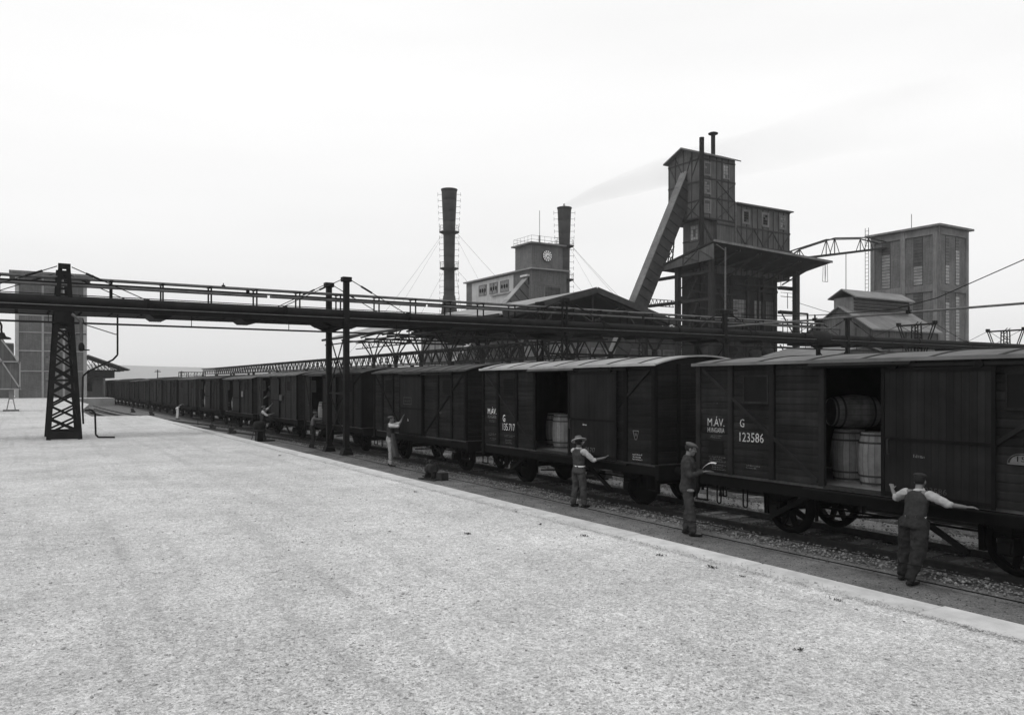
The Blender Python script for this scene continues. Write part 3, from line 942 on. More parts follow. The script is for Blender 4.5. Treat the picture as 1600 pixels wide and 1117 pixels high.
    for i in range(ns):
        inst('roof_seam', smm, t, (0, -hl + .5 + (2 * hl - 1) * i / (ns - 1) + rr.uniform(-.05, .05), 0))
    B(MB().bar((-HW - .083, -hl - .1, roof_z - .02), (-HW - .083, hl + .1, roof_z - .02), .02, .06), 'eave_trim', M[roof] if roof != 'roofd' else M['seam'])
    # sliding door
    if door:
        d0, d1 = door
        dr = B(MB().box(-HW - .075, -HW - .05, d0, d1, ZF - .02, roof_z - .16), 'door', M['wagdoor'])
        if planks:
            nb = int((d1 - d0) / .115); bw_ = (d1 - d0) / nb
            bm_ = MB().add([(0, .0, 0), (-.008, .006, 0), (-.008, bw_ - .006, 0), (0, bw_, 0), (0, .0, roof_z - ZF - .14), (-.008, .006, roof_z - ZF - .14), (-.008, bw_ - .006, roof_z - ZF - .14), (0, bw_, roof_z - ZF - .14)],
                           [(0, 1, 5, 4), (1, 2, 6, 5), (2, 3, 7, 6), (4, 5, 6, 7), (0, 1, 2, 3)]).mesh('door_board', M['wagdoor'])
            for i in range(nb): inst('door_board', bm_, dr, (-HW - .075, d0 + i * bw_, ZF - .02))
        for z in (ZF + .02, roof_z - .22, ZF + .9):
            B(MB().box(-HW - .10, -HW - .088, d0 - .01, d1 + .01, z, z + .05), 'door_band', M['under'], dr)
        for s in (d0, d1):
            B(MB().box(-HW - .102, -HW - .086, s - .03, s + .03, ZF - .02, roof_z - .16), 'door_edge_iron', M['under'], dr)
        if detail:
            m = MB().path([(-HW - .1, d1 - .12, ZF + .92), (-HW - .16, d1 - .12, ZF + .92), (-HW - .16, d1 - .12, ZF + .68), (-HW - .1, d1 - .12, ZF + .68)], .012, 6)
            B(m, 'door_handle', M['iron2'], dr)
            for s in (d0 + .2, d1 - .2):
                B(MB().lathe((-HW - .12, s, roof_z - .12), [(0, .06), (.05, .06)], (1, 0, 0), 12), 'door_roller', M['under'], dr)
    B(MB().bar((-HW - .08, -3.0, roof_z - .115), (-HW - .08, 1.2, roof_z - .115), .03, .05), 'door_rail', M['iron'])
    B(MB().bar((-HW - .06, -3.0, ZF - .07), (-HW - .06, 1.2, ZF - .07), .05, .03), 'door_rail', M['iron'])
    if detail or roof == 'roofl':
        B(MB().prism([(-HW - .08, o1 - .05, roof_z - .04), (-HW - .15, o1 - .05, roof_z - .10), (-HW - .14, o1 - .05, roof_z - .115), (-HW - .07, o1 - .05, roof_z - .06)], (0, o2 - o1 + .3, 0)), 'rain_hood', M['iron'] if roof != 'roofl' else M['roofd'])
    # wheels and running gear
    for sy in (-1, 1):
        for sx in (-1, 1):
            wx = sx * .7175 + sx * .0
            wh = inst('wheel', WHS if spoked else WHD, t, (wx, sy * wb, .60), (rr.uniform(0, 1), 0, 0 if sx < 0 else PI))
            if spoked and detail:
                for k in range(8): inst('spoke', spoke_m, wh, (0, 0, 0), (k * PI / 4, 0, 0))
            elif spoked:
                inst('wheel_disc', WDISC, wh)
            if not far:
                inst('axle_box', abox_m, t, (sx * 1.02, sy * wb, .60), (0, 0, 0 if sx < 0 else PI))
                inst('leaf_spring', spring_m, t, (sx * 1.02, sy * wb, .84))
                inst('axle_guard', guard_m, t, (sx * .96, sy * wb, .60))
        B(MB().tube((-.95, sy * wb, .60), (.95, sy * wb, .60), .07, 10), 'axle', M['under'])
        if not far:
            for sx in (-1, 1): inst('buffer', buf_m, t, (sx * .875, sy * (hl + .1), ZF - .16), (0, 0, 0 if sy < 0 else PI))
            inst('coupling_hook', hook_m, t, (0, sy * (hl + .1), ZF - .17), (0, 0, 0 if sy < 0 else PI))
            inst('coupling_link', link_m, t, (0, sy * (hl + .1), ZF - .17), (0, 0, 0 if sy < 0 else PI))
    # brake blocks, rods and a drop frame
    for sy in (-1, 1):
        for sx in (-1, 1):
            for k in (-1, 1):
                if far: continue
                m = MB()
                cx_, cy_ = sx * .72, sy * wb + k * .56
                m.prism([(cx_ - .045, cy_ - .04, .40), (cx_ - .045, cy_ + .05 * k, .40), (cx_ - .045, cy_ + .06 * k, .80), (cx_ - .045, cy_ - .03, .80)], (.09, 0, 0))
                m.bar((cx_, cy_ + .04 * k, .8), (cx_, cy_ - .02 * k, 1.1), .04)
                B(m, 'brake_block', M['under'])
    B(MB().tube((.2, -wb, .52), (.2, wb, .52), .022, 6).tube((-.5, -.4, .7), (-.5, wb - .5, .48), .025, 6), 'brake_rod', M['under'])
    if detail:
        for s in (-1, 1): B(MB().bar((-1.25, s * (wb - 1.3) + .3, 1.02), (-1.25, s * (wb - .2) + .3, .42), .05, .09), 'brake_lever', M['under'])
        for yl in (hl - 1.15, hl - .45): inst('hanging_loop', loop_m, t, (-HW + .16, yl, ZF - .2))
        for y in (hl - .1, -hl + .15):
            B(MB().box(-HW + .0, -HW + .05, y - .17, y + .17, .58, .61).bar((-HW + .03, y - .15, .6), (-HW + .03, y - .15, .95), .025).bar((-HW + .03, y + .15, .6), (-HW + .03, y + .15, .95), .025), 'footstep', M['under'])
    # shuttered vents
    for y in (2.04, -2.86):
        if door and d0 < y + .3 < d1: continue
        v = B(MB().box(-HW - .03, -HW + .01, y, y + .56, 2.66, 3.14), 'vent', M['black'])
        fr = MB().box(-HW - .045, -HW - .0, y - .03, y + .59, 2.62, 2.66).box(-HW - .045, -HW, y - .03, y + .59, 3.14, 3.17).box(-HW - .045, -HW, y - .03, y, 2.66, 3.14).box(-HW - .045, -HW, y + .56, y + .59, 2.66, 3.14)
        B(fr, 'vent_frame', mt, v)
        if vent == 'louvre':
            for k in range(6):
                z = 2.68 + k * .077
                B(MB().bar((-HW - .035, y + .01, z + .02), (-HW - .035, y + .55, z + .02), .04, .012), 'vent_slat', mt, v)
    return t
MBEP = MB().box(-.04, .04, 0, .04, 0, 1).mesh('end_post', M['under'])
WDISC = MB().lathe((0, 0, 0), [(-.02, .41), (.02, .41)], (1, 0, 0), 20).mesh('wheel_disc', M['under'])

YW = [8.35, 17.47, 26.32]
w1 = wagon(YW[0], 'nearest freight wagon, marked 123586, its half-open door showing barrels', 'wag2', 'roofm', spoked=True, wb=2.12, door=(-2.14, -.39), opening=(-.82, .80), rise=.15)
w2 = wagon(YW[1], 'pale-roofed freight wagon marked 135.717, second from the right', 'wag', 'roofl', spoked=False, wb=2.6, door=(-2.62, -.72), opening=(-.9, .96), vent='louvre', roof_z=3.46, rise=.22)
w3 = wagon(YW[2], 'dark-roofed freight wagon with closed door, third from the right', 'wag', 'roofd', spoked=True, wb=2.5, hl=3.85, door=(-.75, 1.15), opening=(-.7, .95), vent='louvre', roof_z=3.45)
ordn = ['fourth', 'fifth', 'sixth', 'seventh', 'eighth', 'ninth', 'tenth', 'eleventh', 'twelfth', 'thirteenth', 'fourteenth', 'fifteenth', 'sixteenth', 'seventeenth']
desc = ['dark open doorway with a pale barrel, beside the trestle', 'man standing in its open doorway', 'half-open door showing a barrel and a white card', 'open doorway, seen behind the bent man in white trousers']
yc = YW[2] + 9.1; k = 0
rr = random.Random(21)
FARW = []
while k < 14:
    op = k in (0, 1, 2, 3) or rr.random() < .35
    dd = ((-.95, .85) if k < 4 else (-1.85, -.05)) if op else (-.85, .95)
    xx = 13.6 - max(0, (yc - 120)) ** 2 * .0004
    lb = '%s wagon from the right, %s' % (ordn[k], desc[k] if k < 4 else ('its doorway standing open, far down the train' if op else 'door shut, far down the train') if k < 13 else 'last of the train, at its far left end')
    wg = wagon(yc, lb, rr.choice(['wag', 'wag2']), ['roofd', 'roofm', 'roofm', 'roofd', 'roofm', 'roofd'][k % 6], planks=False, spoked=(k < 6), wb=2.4, door=dd, opening=(.9, 2.65) if k < 4 else (-.8, .85), detail=(k < 3), far=(k > 6), x=xx, vent='dark', roof_z=ZE + rr.choice([0, -.05, .04, .06]))
    FARW.append(wg)
    yc += 9.1 + rr.uniform(-.1, .1); k += 1

# lettering and marks
T = lambda wg, s, mt, y_left, z, wd, ht, off=HW + .0: text_obj(s, 'lettering', M[mt], wg, (-off, y_left - wg.location.y, z), wd, ht, bold=.012)
LX = HW - .0 + .002
def T(wg, s, mt, y_left, z, wd, ht, lx=HW + .004, bold=.0):
    return text_obj(s, 'lettering', M[mt], wg, (-lx, y_left - wg.location.y, z), wd, ht, bold=bold)
T(w1, 'M.ÁV.', 'stencil', 11.96, 2.14, .46, .20)
T(w1, 'HUNGARIA', 'stencil', 11.96, 2.01, .46, .10)
T(w1, 'G', 'stencil', 11.09, 2.15, .11, .16)
T(w1, '123586', 'stencil', 11.10, 1.87, .60, .18)
T(w2, 'M.ÁV.', 'white', 21.06, 2.10, .50, .21, bold=-.008)
T(w2, 'HUNGARIA', 'chalk', 21.06, 1.97, .50, .10, bold=-.002)
T(w2, 'G', 'white', 20.18, 1.90, .13, .20)
T(w2, '135.717', 'white', 20.18, 1.65, .66, .20, bold=-.014)
DX = HW + .092
T(w1, '123586', 'chalk2', 7.30, 1.30, .40, .09, DX)
T(w2, '135.717', 'chalk', 16.05, 1.32, .40, .11, DX)
def scribble(wg, y, z, wd, rows, mt='chalk', lx=HW + .004, seed=1, ht=.028):
    """small stencilled lines too fine to read at this distance: short broken strokes"""
    rr = random.Random(seed); m = MB()
    for r_ in range(rows):
        a = rr.uniform(0, .1) * wd; zz = z - r_ * ht * 1.55
        while a < wd * (1 if r_ % 2 == 0 else .8):
            l = rr.uniform(.008, .02)
            hh = ht * rr.choice([.55, .55, .8, 1])
            yy = y - wg.location.y - a
            m.box(-lx - .001, -lx, yy - l * .35, yy, zz, zz + hh)
            if rr.random() < .5: m.box(-lx - .001, -lx, yy - l, yy, zz, zz + hh * .25)
            a += l + rr.choice([.004, .006, .006, .02])
    return stuff(m.build('stencil_marks', M[mt], wg, world=False))
scribble(w1, 11.90, 1.935, .36, 2, seed=2, ht=.022)
scribble(w1, 11.93, 1.50, .46, 3, seed=3)
scribble(w1, 11.86, 1.34, .40, 3, seed=4)
scribble(w1, 10.95, 1.40, .36, 2, seed=5)
scribble(w1, 7.45, 1.84, .20, 1, 'chalk', DX, 6, .05)
scribble(w2, 20.98, 1.90, .38, 2, seed=7)
scribble(w2, 21.02, 1.50, .5, 2, seed=8)
scribble(w2, 20.95, 1.36, .40, 2, seed=9)
scribble(w2, 20.12, 1.50, .60, 2, seed=10)
scribble(w2, 20.05, 1.36, .38, 3, seed=11)
scribble(w2, 16.15, 1.97, .18, 1, 'white', DX, 12, .045)
scribble(w2, 14.35, 1.36, .36, 3, 'white', seed=13, ht=.035)
MB().box(-HW - .012, -HW - .003, 11.53 - YW[0], 11.93 - YW[0], 1.58, 1.84).build('chalk_board', M['black'], w1, world=False)
# inverted triangle mark and paper squares
m = MB(); yy = 14.22 - YW[1]
for a, b_ in (((.10, .10), (-.10, .10)), ((.10, .10), (0.03, -.10)), ((-.10, .10), (-.03, -.10)), ((.03, -.10), (-.03, -.10)), ((.02, .05), (.02, -.02)), ((-.02, .05), (-.02, -.02))):
    m.bar((-HW - .005, yy + a[0], 1.82 + a[1]), (-HW - .005, yy + b_[0], 1.82 + b_[1]), .004, .018, up=(0, 0, 1) if a[1] == b_[1] else (1, 0, 0))
m.build('triangle_mark', M['chalk'], w2, world=False)
MB().box(-HW - .030, -HW - .026, 13.58 - YW[1], 13.66 - YW[1], 1.88, 2.01).build('paper_label', M['white'], w2, world=False)
MB().box(-HW - .030, -HW - .026, 21.28 - YW[1], 21.34 - YW[1], 1.88, 2.02).build('paper_label', M['white'], w2, world=False)
scribble(w1, 11.7, 2.6, .01, 1, seed=1)
# half-round plate reading 15 on the nearest wagon
m = MB(); yc_, zc_ = 5.86 - YW[0], 1.86
ring = []
for i in range(17):
    a = PI * i / 16
    ring.append((yc_ + .19 * math.cos(a), zc_ + .15 * math.sin(a)))
for (a, b_) in zip(ring[:-1], ring[1:]): m.bar((-HW - .033, a[0], a[1]), (-HW - .033, b_[0], b_[1]), .006, .018, up=(1, 0, 0))
m.bar((-HW - .033, yc_ + .19, zc_), (-HW - .033, yc_ - .19, zc_), .006, .02)
for (a, b_) in zip(ring[:-1], ring[1:]):
    pass
inner = [(-HW - .031, yc_ + (p - yc_) * .82, zc_ + .012 + (q - zc_) * .78) for p, q in ring]
m.prism(inner, (-.003, 0, 0))
m.build('load_plate', M['plate'], w1, world=False)
text_obj('15', 'lettering', M['black'], w1, (-HW - .036, yc_ + .06, zc_ + .035), .12, .075, bold=.01)
# framed stencil on the third wagon's closed door
m = MB()
for a in ((27.12, 26.42, 2.52, 2.50), (27.12, 26.42, 2.28, 2.26)): m.box(-HW - .094, -HW - .09, a[1] - YW[2], a[0] - YW[2], a[3], a[2])
for a in (27.12, 26.44): m.box(-HW - .094, -HW - .09, a - .02 - YW[2], a - YW[2], 2.28, 2.5)
m.build('stencil_frame', M['chalk2'], w3, world=False)
scribble(w3, 27.02, 2.36, .5, 1, 'chalk2', DX, 14, .08)
scribble(w3, 24.3, 2.0, .16, 1, 'chalk', HW + .03, 15, .09)
scribble(w3, 26.75, 1.66, .06, 1, 'white', DX, 16, .09)
MB().box(-HW - .12, -HW - .09, -2.0, -1.62, 2.2, 2.55).build('destination_card', M['chalk'], FARW[2], world=False)
MB().box(-HW - .12, -HW - .09, -1.55, -1.1, 2.12, 2.42).build('destination_card', M['chalk2'], FARW[1], world=False)
for kk, wg in enumerate(FARW[:7]):
    scribble(wg, wg.location.y + 3.4, 2.1, .5, 2, 'chalk2', HW + .01, 30 + kk, .10)
    scribble(wg, wg.location.y + 2.6, 1.7, .6, 2, 'chalk2', HW + .01, 40 + kk, .12)

# ================================================================== barrels
def barrel_parts():
    h, rb, re = .95, .33, .265
    ns = 18
    st = []
    m = MB()
    rows = 8
    vs = []
    for i in range(rows + 1):
        u = i / rows
        r = re + (rb - re) * math.sin(PI * u) ** .9 if 0 < u < 1 else re
        for a in (-PI / ns + .008, 0, PI / ns - .008):
            vs.append((r * math.cos(a), r * math.sin(a), h * u))
    fs = []
    for i in range(rows):
        for j in range(2):
            fs.append((i * 3 + j, i * 3 + j + 1, i * 3 + j + 4, i * 3 + j + 3))
    m.add(vs, fs, True)
    # inner side of the chime at both ends
    stave = m.mesh('stave', M['stave'])
    hd = MB().lathe((0, 0, 0), [(.035, re - .005), (.06, re - .005)], n=24).lathe((0, 0, 0), [(h - .06, re - .005), (h - .035, re - .005)], n=24)
    head = hd.mesh('head', M['stave'])
    hp = []
    for z0_ in (.03, .16, .27, .64, .75, .885):
        def rad(z):
            u = z / h
            return re + (rb - re) * math.sin(PI * u) ** .9 + .006
        hp.append(MB().lathe((0, 0, 0), [(z0_, rad(z0_)), (z0_ + .035, rad(z0_ + .035))], n=24).mesh('hoop', M['hoop']))
    return ns, stave, head, [hp[0], hp[1], hp[4], hp[5]]
BN, BST, BHD, BHP = barrel_parts()
BCORE = MB().lathe((0, 0, 0), [(.05, .255), (.25, .295), (.475, .315), (.7, .295), (.9, .255)], n=18).mesh('barrel_lining', M['black'])
def barrel(loc, label, rot=(0, 0, 0), sc_=1.0, group='barrels loaded in the wagons', simple=False):
    t = thing('barrel', loc, label, 'barrel', group)
    t.rotation_euler = rot; t.scale = (sc_, sc_, sc_)
    inst('lining', BCORE, t); inst('head', BHD, t)
    for i in range(BN): inst('stave', BST, t, (0, 0, 0), (0, 0, 2 * PI * i / BN))
    for h in BHP: inst('hoop', h, t)
    return t
barrel((13.1, 8.76, ZF), 'pale upright barrel nearest the half-open door of wagon 123586', (0, 0, .3), 1.0)
barrel((13.35, 9.50, ZF), 'upright barrel in wagon 123586, left of the palest one', (0, 0, .8), 1.0)
barrel((14.2, 9.0, ZF), 'upright barrel at the back of wagon 123586, mostly hidden by the front pair', (0, 0, .8), 1.0)
ax = Vector((.85, -.45, .0)).normalized()
q = ax.to_track_quat('Z', 'Y')
barrel((13.25, 9.85, 2.47), 'barrel lying on its side on top of the upright ones in wagon 123586', q.to_euler(), .98)
barrel((13.5, 19.35, ZF), 'upright barrel at the left of the doorway in wagon 135.717', (0, 0, .2), 1.0)
barrel((13.1, 18.45, ZF), 'upright barrel beside the door edge in wagon 135.717, the wider showing of the two', (0, 0, .5), 1.0)
barrel((12.65, 37.75, ZF), 'pale barrel in the doorway behind the two-column trestle', (0, 0, .5), 1.0)
barrel((12.6, 55.9, ZF), 'barrel just inside the open door of the wagon with a white card', (0, 0, .5), 1.0)
barrel((12.55, 65.0, ZF), 'lower of two stacked pale barrels in a far open doorway', (0, 0, .5), 1.0)
barrel((12.57, 65.0, ZF + .96), 'upper of two stacked pale barrels in a far open doorway', (0, 0, .1), 1.0)
# ================================================================== people
def caps(m, p0, r0, p1, r1, n=10, flat=None):
    """tapered capsule; flat=(axis vector, factor) squashes it along that axis"""
    p0, p1 = Vector(p0), Vector(p1); d = p1 - p0; Ln = max(d.length, 1e-5); d.normalize()
    u = Vector((0, 0, 1)) if abs(d.z) < .9 else Vector((1, 0, 0))
    a = d.cross(u).normalized(); b = d.cross(a)
    prof = [(-r0 * .98, r0 * .15), (-r0 * .75, r0 * .66), (-r0 * .35, r0 * .93), (0, r0), (Ln, r1), (Ln + r1 * .35, r1 * .93), (Ln + r1 * .75, r1 * .66), (Ln + r1 * .98, r1 * .15)]
    vs = []
    c = (p0 + p1) / 2
    for h, r in prof:
        for i in range(n):
            t = 2 * PI * i / n
            p = p0 + d * h + a * (r * math.cos(t)) + b * (r * math.sin(t))
            if flat:
                ax_, k = Vector(flat[0]).normalized(), flat[1]
                base = p0 + d * h
                off = p - base
                p = base + off - ax_ * (off.dot(ax_) * (1 - k))
            vs.append(p)
    k = len(prof)
    fs = [(j * n + i, j * n + (i + 1) % n, (j + 1) * n + (i + 1) % n, (j + 1) * n + i) for j in range(k - 1) for i in range(n)]
    m.add(vs, fs, True); m.add(vs[:n], [tuple(range(n))[::-1]]); m.add(vs[-n:], [tuple(range(n))])
def ell(m, c, rx, ry, rz, n=12, k=8, rot=None):
    vs = []; fs = []
    for j in range(k + 1):
        ph = -PI / 2 + PI * j / k
        for i in range(n):
            t = 2 * PI * i / n
            v = Vector((rx * math.cos(ph) * math.cos(t), ry * math.cos(ph) * math.sin(t), rz * math.sin(ph)))
            if rot: v = rot @ v
            vs.append(Vector(c) + v)
    fs = [(j * n + i, j * n + (i + 1) % n, (j + 1) * n + (i + 1) % n, (j + 1) * n + i) for j in range(k) for i in range(n)]
    m.add(vs, fs, True)
def loft(m, secs, n=14):
    """secs: (centre, rx, ry, forward-yaw) horizontal-ish ellipses"""
    vs = []
    for c, rx, ry, yaw in secs:
        for i in range(n):
            t = 2 * PI * i / n
            x, y = rx * math.cos(t), ry * math.sin(t)
            vs.append(Vector(c) + Vector((x * math.cos(yaw) - y * math.sin(yaw), x * math.sin(yaw) + y * math.cos(yaw), 0)))
    k = len(secs)
    m.add(vs, [(j * n + i, j * n + (i + 1) % n, (j + 1) * n + (i + 1) % n, (j + 1) * n + i) for j in range(k - 1) for i in range(n)], True)
    m.add(vs[:n], [tuple(range(n))[::-1]]); m.add(vs[-n:], [tuple(range(n))])
def remesh(m, name, mt, parent, vox=.014, fold=0.0, fs=.12, it=3):
    o = m.build(name, mt, None)
    loc = o.location.copy()
    o.data.transform(Matrix.Translation(loc)); o.location = (0, 0, 0)
    md = o.modifiers.new('r', 'REMESH'); md.mode = 'VOXEL'; md.voxel_size = vox; md.use_smooth_shade = True
    s_ = o.modifiers.new('s', 'SMOOTH'); s_.iterations = it; s_.factor = .5
    if fold:
        tx = bpy.data.textures.new('folds', 'CLOUDS'); tx.noise_scale = fs; tx.noise_depth = 2
        dd = o.modifiers.new('d', 'DISPLACE'); dd.texture = tx; dd.strength = fold; dd.mid_level = .5; dd.texture_coords = 'LOCAL'
    dg = bpy.context.evaluated_depsgraph_get(); dg.update()
    me = bpy.data.meshes.new_from_object(o.evaluated_get(dg))
    o.modifiers.clear(); o.data = me; me.name = name
    me.polygons.foreach_set('use_smooth', [True] * len(me.polygons))
    me.materials.clear(); me.materials.append(mt)
    o.parent = parent
    return o

DEF = dict(pelvis=(0, 0, .93), waist=(0, .0, 1.06), chest=(0, .0, 1.28), neck=(0, .0, 1.46), head=(0, .03, 1.60), look=(0, 1, 0),
           shL=(-.185, 0, 1.41), elL=(-.24, .0, 1.13), wrL=(-.25, .08, .88), shR=(.185, 0, 1.41), elR=(.24, 0, 1.13), wrR=(.25, .08, .88),
           hipL=(-.09, 0, .90), knL=(-.11, .03, .49), anL=(-.12, 0, .09), hipR=(.09, 0, .90), knR=(.11, .03, .49), anR=(.12, 0, .09), footL=(-.05, 1), footR=(.05, 1),
           hdL=None, hdR=None)
def person(loc, rz, label, J=None, wear='vest', sleeves='rolled', top='shirt', over='vest', legs='troug', hat='cap', hatm='capl', s=1.0, vox=.014, wide=1.0, hands='relaxed', boots=True, apron=None, group='workmen along the train'):
    D = dict(DEF); D.update(J or {})
    P_ = {k: Vector(v) for k, v in D.items() if isinstance(v, tuple) and len(v) == 3}
    t = thing('person', loc, label, 'person', group, rz)
    t.scale = (s, s, s)
    up = (P_['neck'] - P_['pelvis']).normalized()
    sh = (P_['shR'] - P_['shL']); yaw = math.atan2(sh.y, sh.x)
    hipyaw = math.atan2(P_['hipR'].y - P_['hipL'].y, P_['hipR'].x - P_['hipL'].x)
    look = P_['look'].normalized()
    # ---- body, one continuous skin
    m = MB()
    hd = P_['head']
    hy = math.atan2(-look.x, look.y)
    Rh = Matrix.Rotation(hy, 3, 'Z') @ Matrix.Rotation(math.asin(max(-1, min(1, look.z))), 3, 'X')
    H_ = lambda x, y, z: hd + Rh @ Vector((x, y, z))
    ell(m, H_(0, -.012, .02), .076, .096, .098, rot=Rh)
    ell(m, H_(0, .022, -.035), .058, .068, .082, rot=Rh)
    ell(m, H_(0, .060, -.098), .030, .026, .022, rot=Rh)          # chin
    caps(m, H_(0, .082, .02), .010, H_(0, .102, -.030), .015, 8)  # nose
    ell(m, H_(0, .076, .035), .05, .018, .012, rot=Rh)            # brow
    ell(m, H_(0, .084, -.066), .024, .012, .008, rot=Rh); ell(m, H_(0, .082, -.078), .02, .012, .007, rot=Rh)
    for sx in (-1, 1):
        ell(m, H_(sx * .078, -.005, -.01), .012, .02, .032, rot=Rh)   # ears
        ell(m, H_(sx * .042, .062, -.025), .02, .02, .02, rot=Rh)     # cheekbones
    caps(m, P_['neck'] - up * .05, .062, hd + Rh @ Vector((0, -.02, -.07)), .055)
    caps(m, P_['pelvis'], .10, P_['chest'], .11); caps(m, P_['shL'], .05, P_['shR'], .05)
    for S_ in 'LR':
        sg = -1 if S_ == 'L' else 1
        a, b, c = P_['sh' + S_], P_['el' + S_], P_['wr' + S_]
        caps(m, a, .046, b, .038); caps(m, b, .040, c, .026)
        fd = (Vector(D['hd' + S_]) if D['hd' + S_] else (c - b)).normalized()
        side = fd.cross(Vector((0, 0, 1)))
        if side.length < .2: side = Vector((1, 0, 0))
        side.normalize()
        pn = fd.cross(side).normalized()
        pe = c + fd * .085
        caps(m, c, .024, pe, .034, 8, flat=(pn, .55))
        for i, (o_, ln_) in enumerate(((-.028, .062), (-.010, .072), (.010, .068), (.027, .054))):
            k0 = pe + side * o_ + fd * .012; curl = .35 if hands == 'relaxed' else .08
            k1 = k0 + fd * ln_ * .55 - Vector((0, 0, 1)) * ln_ * curl * .4
            k2 = k1 + (fd * (1 - curl) - Vector((0, 0, 1)) * curl).normalized() * ln_ * .5
            caps(m, k0, .0105, k1, .0095, 6); caps(m, k1, .0095, k2, .008, 6)
        th = c + fd * .03 + side * (.028 * -sg)
        caps(m, th, .013, th + fd * .045 + side * (.03 * -sg), .010, 6)
        for (p, q, r0, r1) in (('hip', 'kn', .07, .05), ('kn', 'an', .05, .036)):
            caps(m, P_[p + S_], r0, P_[q + S_], r1)
        an = P_['an' + S_]; ff = Vector((D['foot' + S_][0], D['foot' + S_][1], 0)).normalized()
        caps(m, an - ff * .03 + Vector((0, 0, -.035)), .036, an + ff * .15 + Vector((0, 0, -.05)), .03, 8)
    body = remesh(m, 'body', M['skin'], t, vox * .62, it=2)
    # ---- eyes
    if vox < .016:
        for sx in (-1, 1):
            e_ = MB(); ell(e_, H_(sx * .03, .074, .01), .012, .009, .006, 8, 6, Rh)
            e_.build('eye', M['hair'], t, world=False)
    # ---- hair
    m = MB(); ell(m, H_(0, -.022, .03), .083, .098, .098, rot=Rh)
    hm = m
    hm.v = [tuple(Vector(v)) for v in hm.v]
    # keep only the back and crown of the hair shell
    keep = []
    for f, s_ in zip(hm.f, hm.sm):
        c_ = sum((Vector(hm.v[i]) for i in f), Vector()) / len(f)
        lc = Rh.inverted() @ (c_ - hd)
        if lc.y < .045 and lc.z > -.055 or lc.z > .08: keep.append(f)
    hm.f = keep; hm.sm = [True] * len(keep)
    hm.build('hair', M['hair'], t, world=False)
    # ---- trousers
    m = MB()
    wd = wide
    loft(m, [(P_['hipL'].lerp(P_['hipR'], .5) + Vector((0, -.01, -.06)), .160 * wd, .125 * wd, hipyaw), (P_['pelvis'] + Vector((0, -.02, 0)), .165 * (1 + (wd - 1) * .5), .132 * (1 + (wd - 1) * .5), hipyaw), (P_['waist'] + Vector((0, 0, .0)), .155, .115, hipyaw), (P_['waist'] + up * .06, .150, .112, yaw)])
    for S_ in 'LR':
        caps(m, P_['hip' + S_] + Vector((0, -.01, -.02)), .092 * wd, P_['kn' + S_], .078 * wd)
        caps(m, P_['kn' + S_], .078 * wd, P_['an' + S_] + Vector((0, 0, .03)), .066 * min(wd, 1.1))
    remesh(m, 'trousers', M[legs], t, vox, .045, .08)
    # ---- boots
    for S_ in 'LR':
        an = P_['an' + S_]; ff = Vector((D['foot' + S_][0], D['foot' + S_][1], 0)).normalized()
        m = MB(); caps(m, an + Vector((0, 0, .05)), .056, an + Vector((0, 0, -.02)), .052)
        caps(m, an - ff * .045 + Vector((0, 0, -.045)), .045, an + ff * .15 + Vector((0, 0, -.055)), .040, flat=((0, 0, 1), .8))
        m.cbox(an.x + ff.x * .03, an.y + ff.y * .03, an.z - .085, .02, .02, .02)
        remesh(m, 'boot', M['boot'], t, vox)
    # ---- shirt / jacket
    m = MB(); ch = P_['chest']; bk = 1.0
    tb = [(P_['waist'] - up * .02, .150, .112, yaw), (P_['waist'].lerp(ch, .5), .158, .116, yaw), (ch, .178, .128, yaw), (ch.lerp(P_['neck'], .45), .175, .118, yaw), (P_['neck'] - up * .03, .10, .085, yaw), (P_['neck'] + up * .015, .064, .064, yaw)]
    if over == 'jacket':
        hem = P_['pelvis'] - Vector((0, 0, .08))
        tb = [(hem, .205, .150, hipyaw), (P_['pelvis'] + Vector((0, 0, .05)), .19, .142, hipyaw)] + [(c_, a_ + .018, b_ + .018, y_) for c_, a_, b_, y_ in tb[1:5]] + [(P_['neck'] + up * .03, .075, .078, yaw)]
    loft(m, tb)
    for S_ in 'LR':
        a, b, c = P_['sh' + S_], P_['el' + S_], P_['wr' + S_]
        if over == 'jacket' or sleeves == 'long':
            caps(m, a - up * .01, .076, b, .062); caps(m, b, .062, c.lerp(b, .12), .046)
        else:
            caps(m, a - up * .01, .074, a.lerp(b, .6), .068); caps(m, a.lerp(b, .6), .070, b.lerp(a, .02), .058)
            caps(m, b.lerp(c, .0), .055, b.lerp(c, .12), .052)
    remesh(m, 'jacket' if over == 'jacket' else 'shirt', M['jacket' if over == 'jacket' else top], t, vox, .034, .06)
    if over == 'vest':
        m = MB()
        loft(m, [(P_['waist'] - up * .05, .172, .136, yaw), (P_['waist'].lerp(ch, .5), .174, .134, yaw), (ch, .200, .146, yaw), (ch.lerp(P_['neck'], .35), .196, .138, yaw), (ch.lerp(P_['neck'], .65), .160, .125, yaw), (P_['neck'] - up * .015, .085, .09, yaw)])
        remesh(m, 'vest', M['vest'], t, vox, .022, .07)
        MB_ = MB(); loft(MB_, [(P_['waist'] - up * .075, .168, .13, yaw), (P_['waist'] - up * .045, .17, .132, yaw)])
        MB_.build('belt', M['white'] if apron == 'strap' else M['boot'], t, world=False)
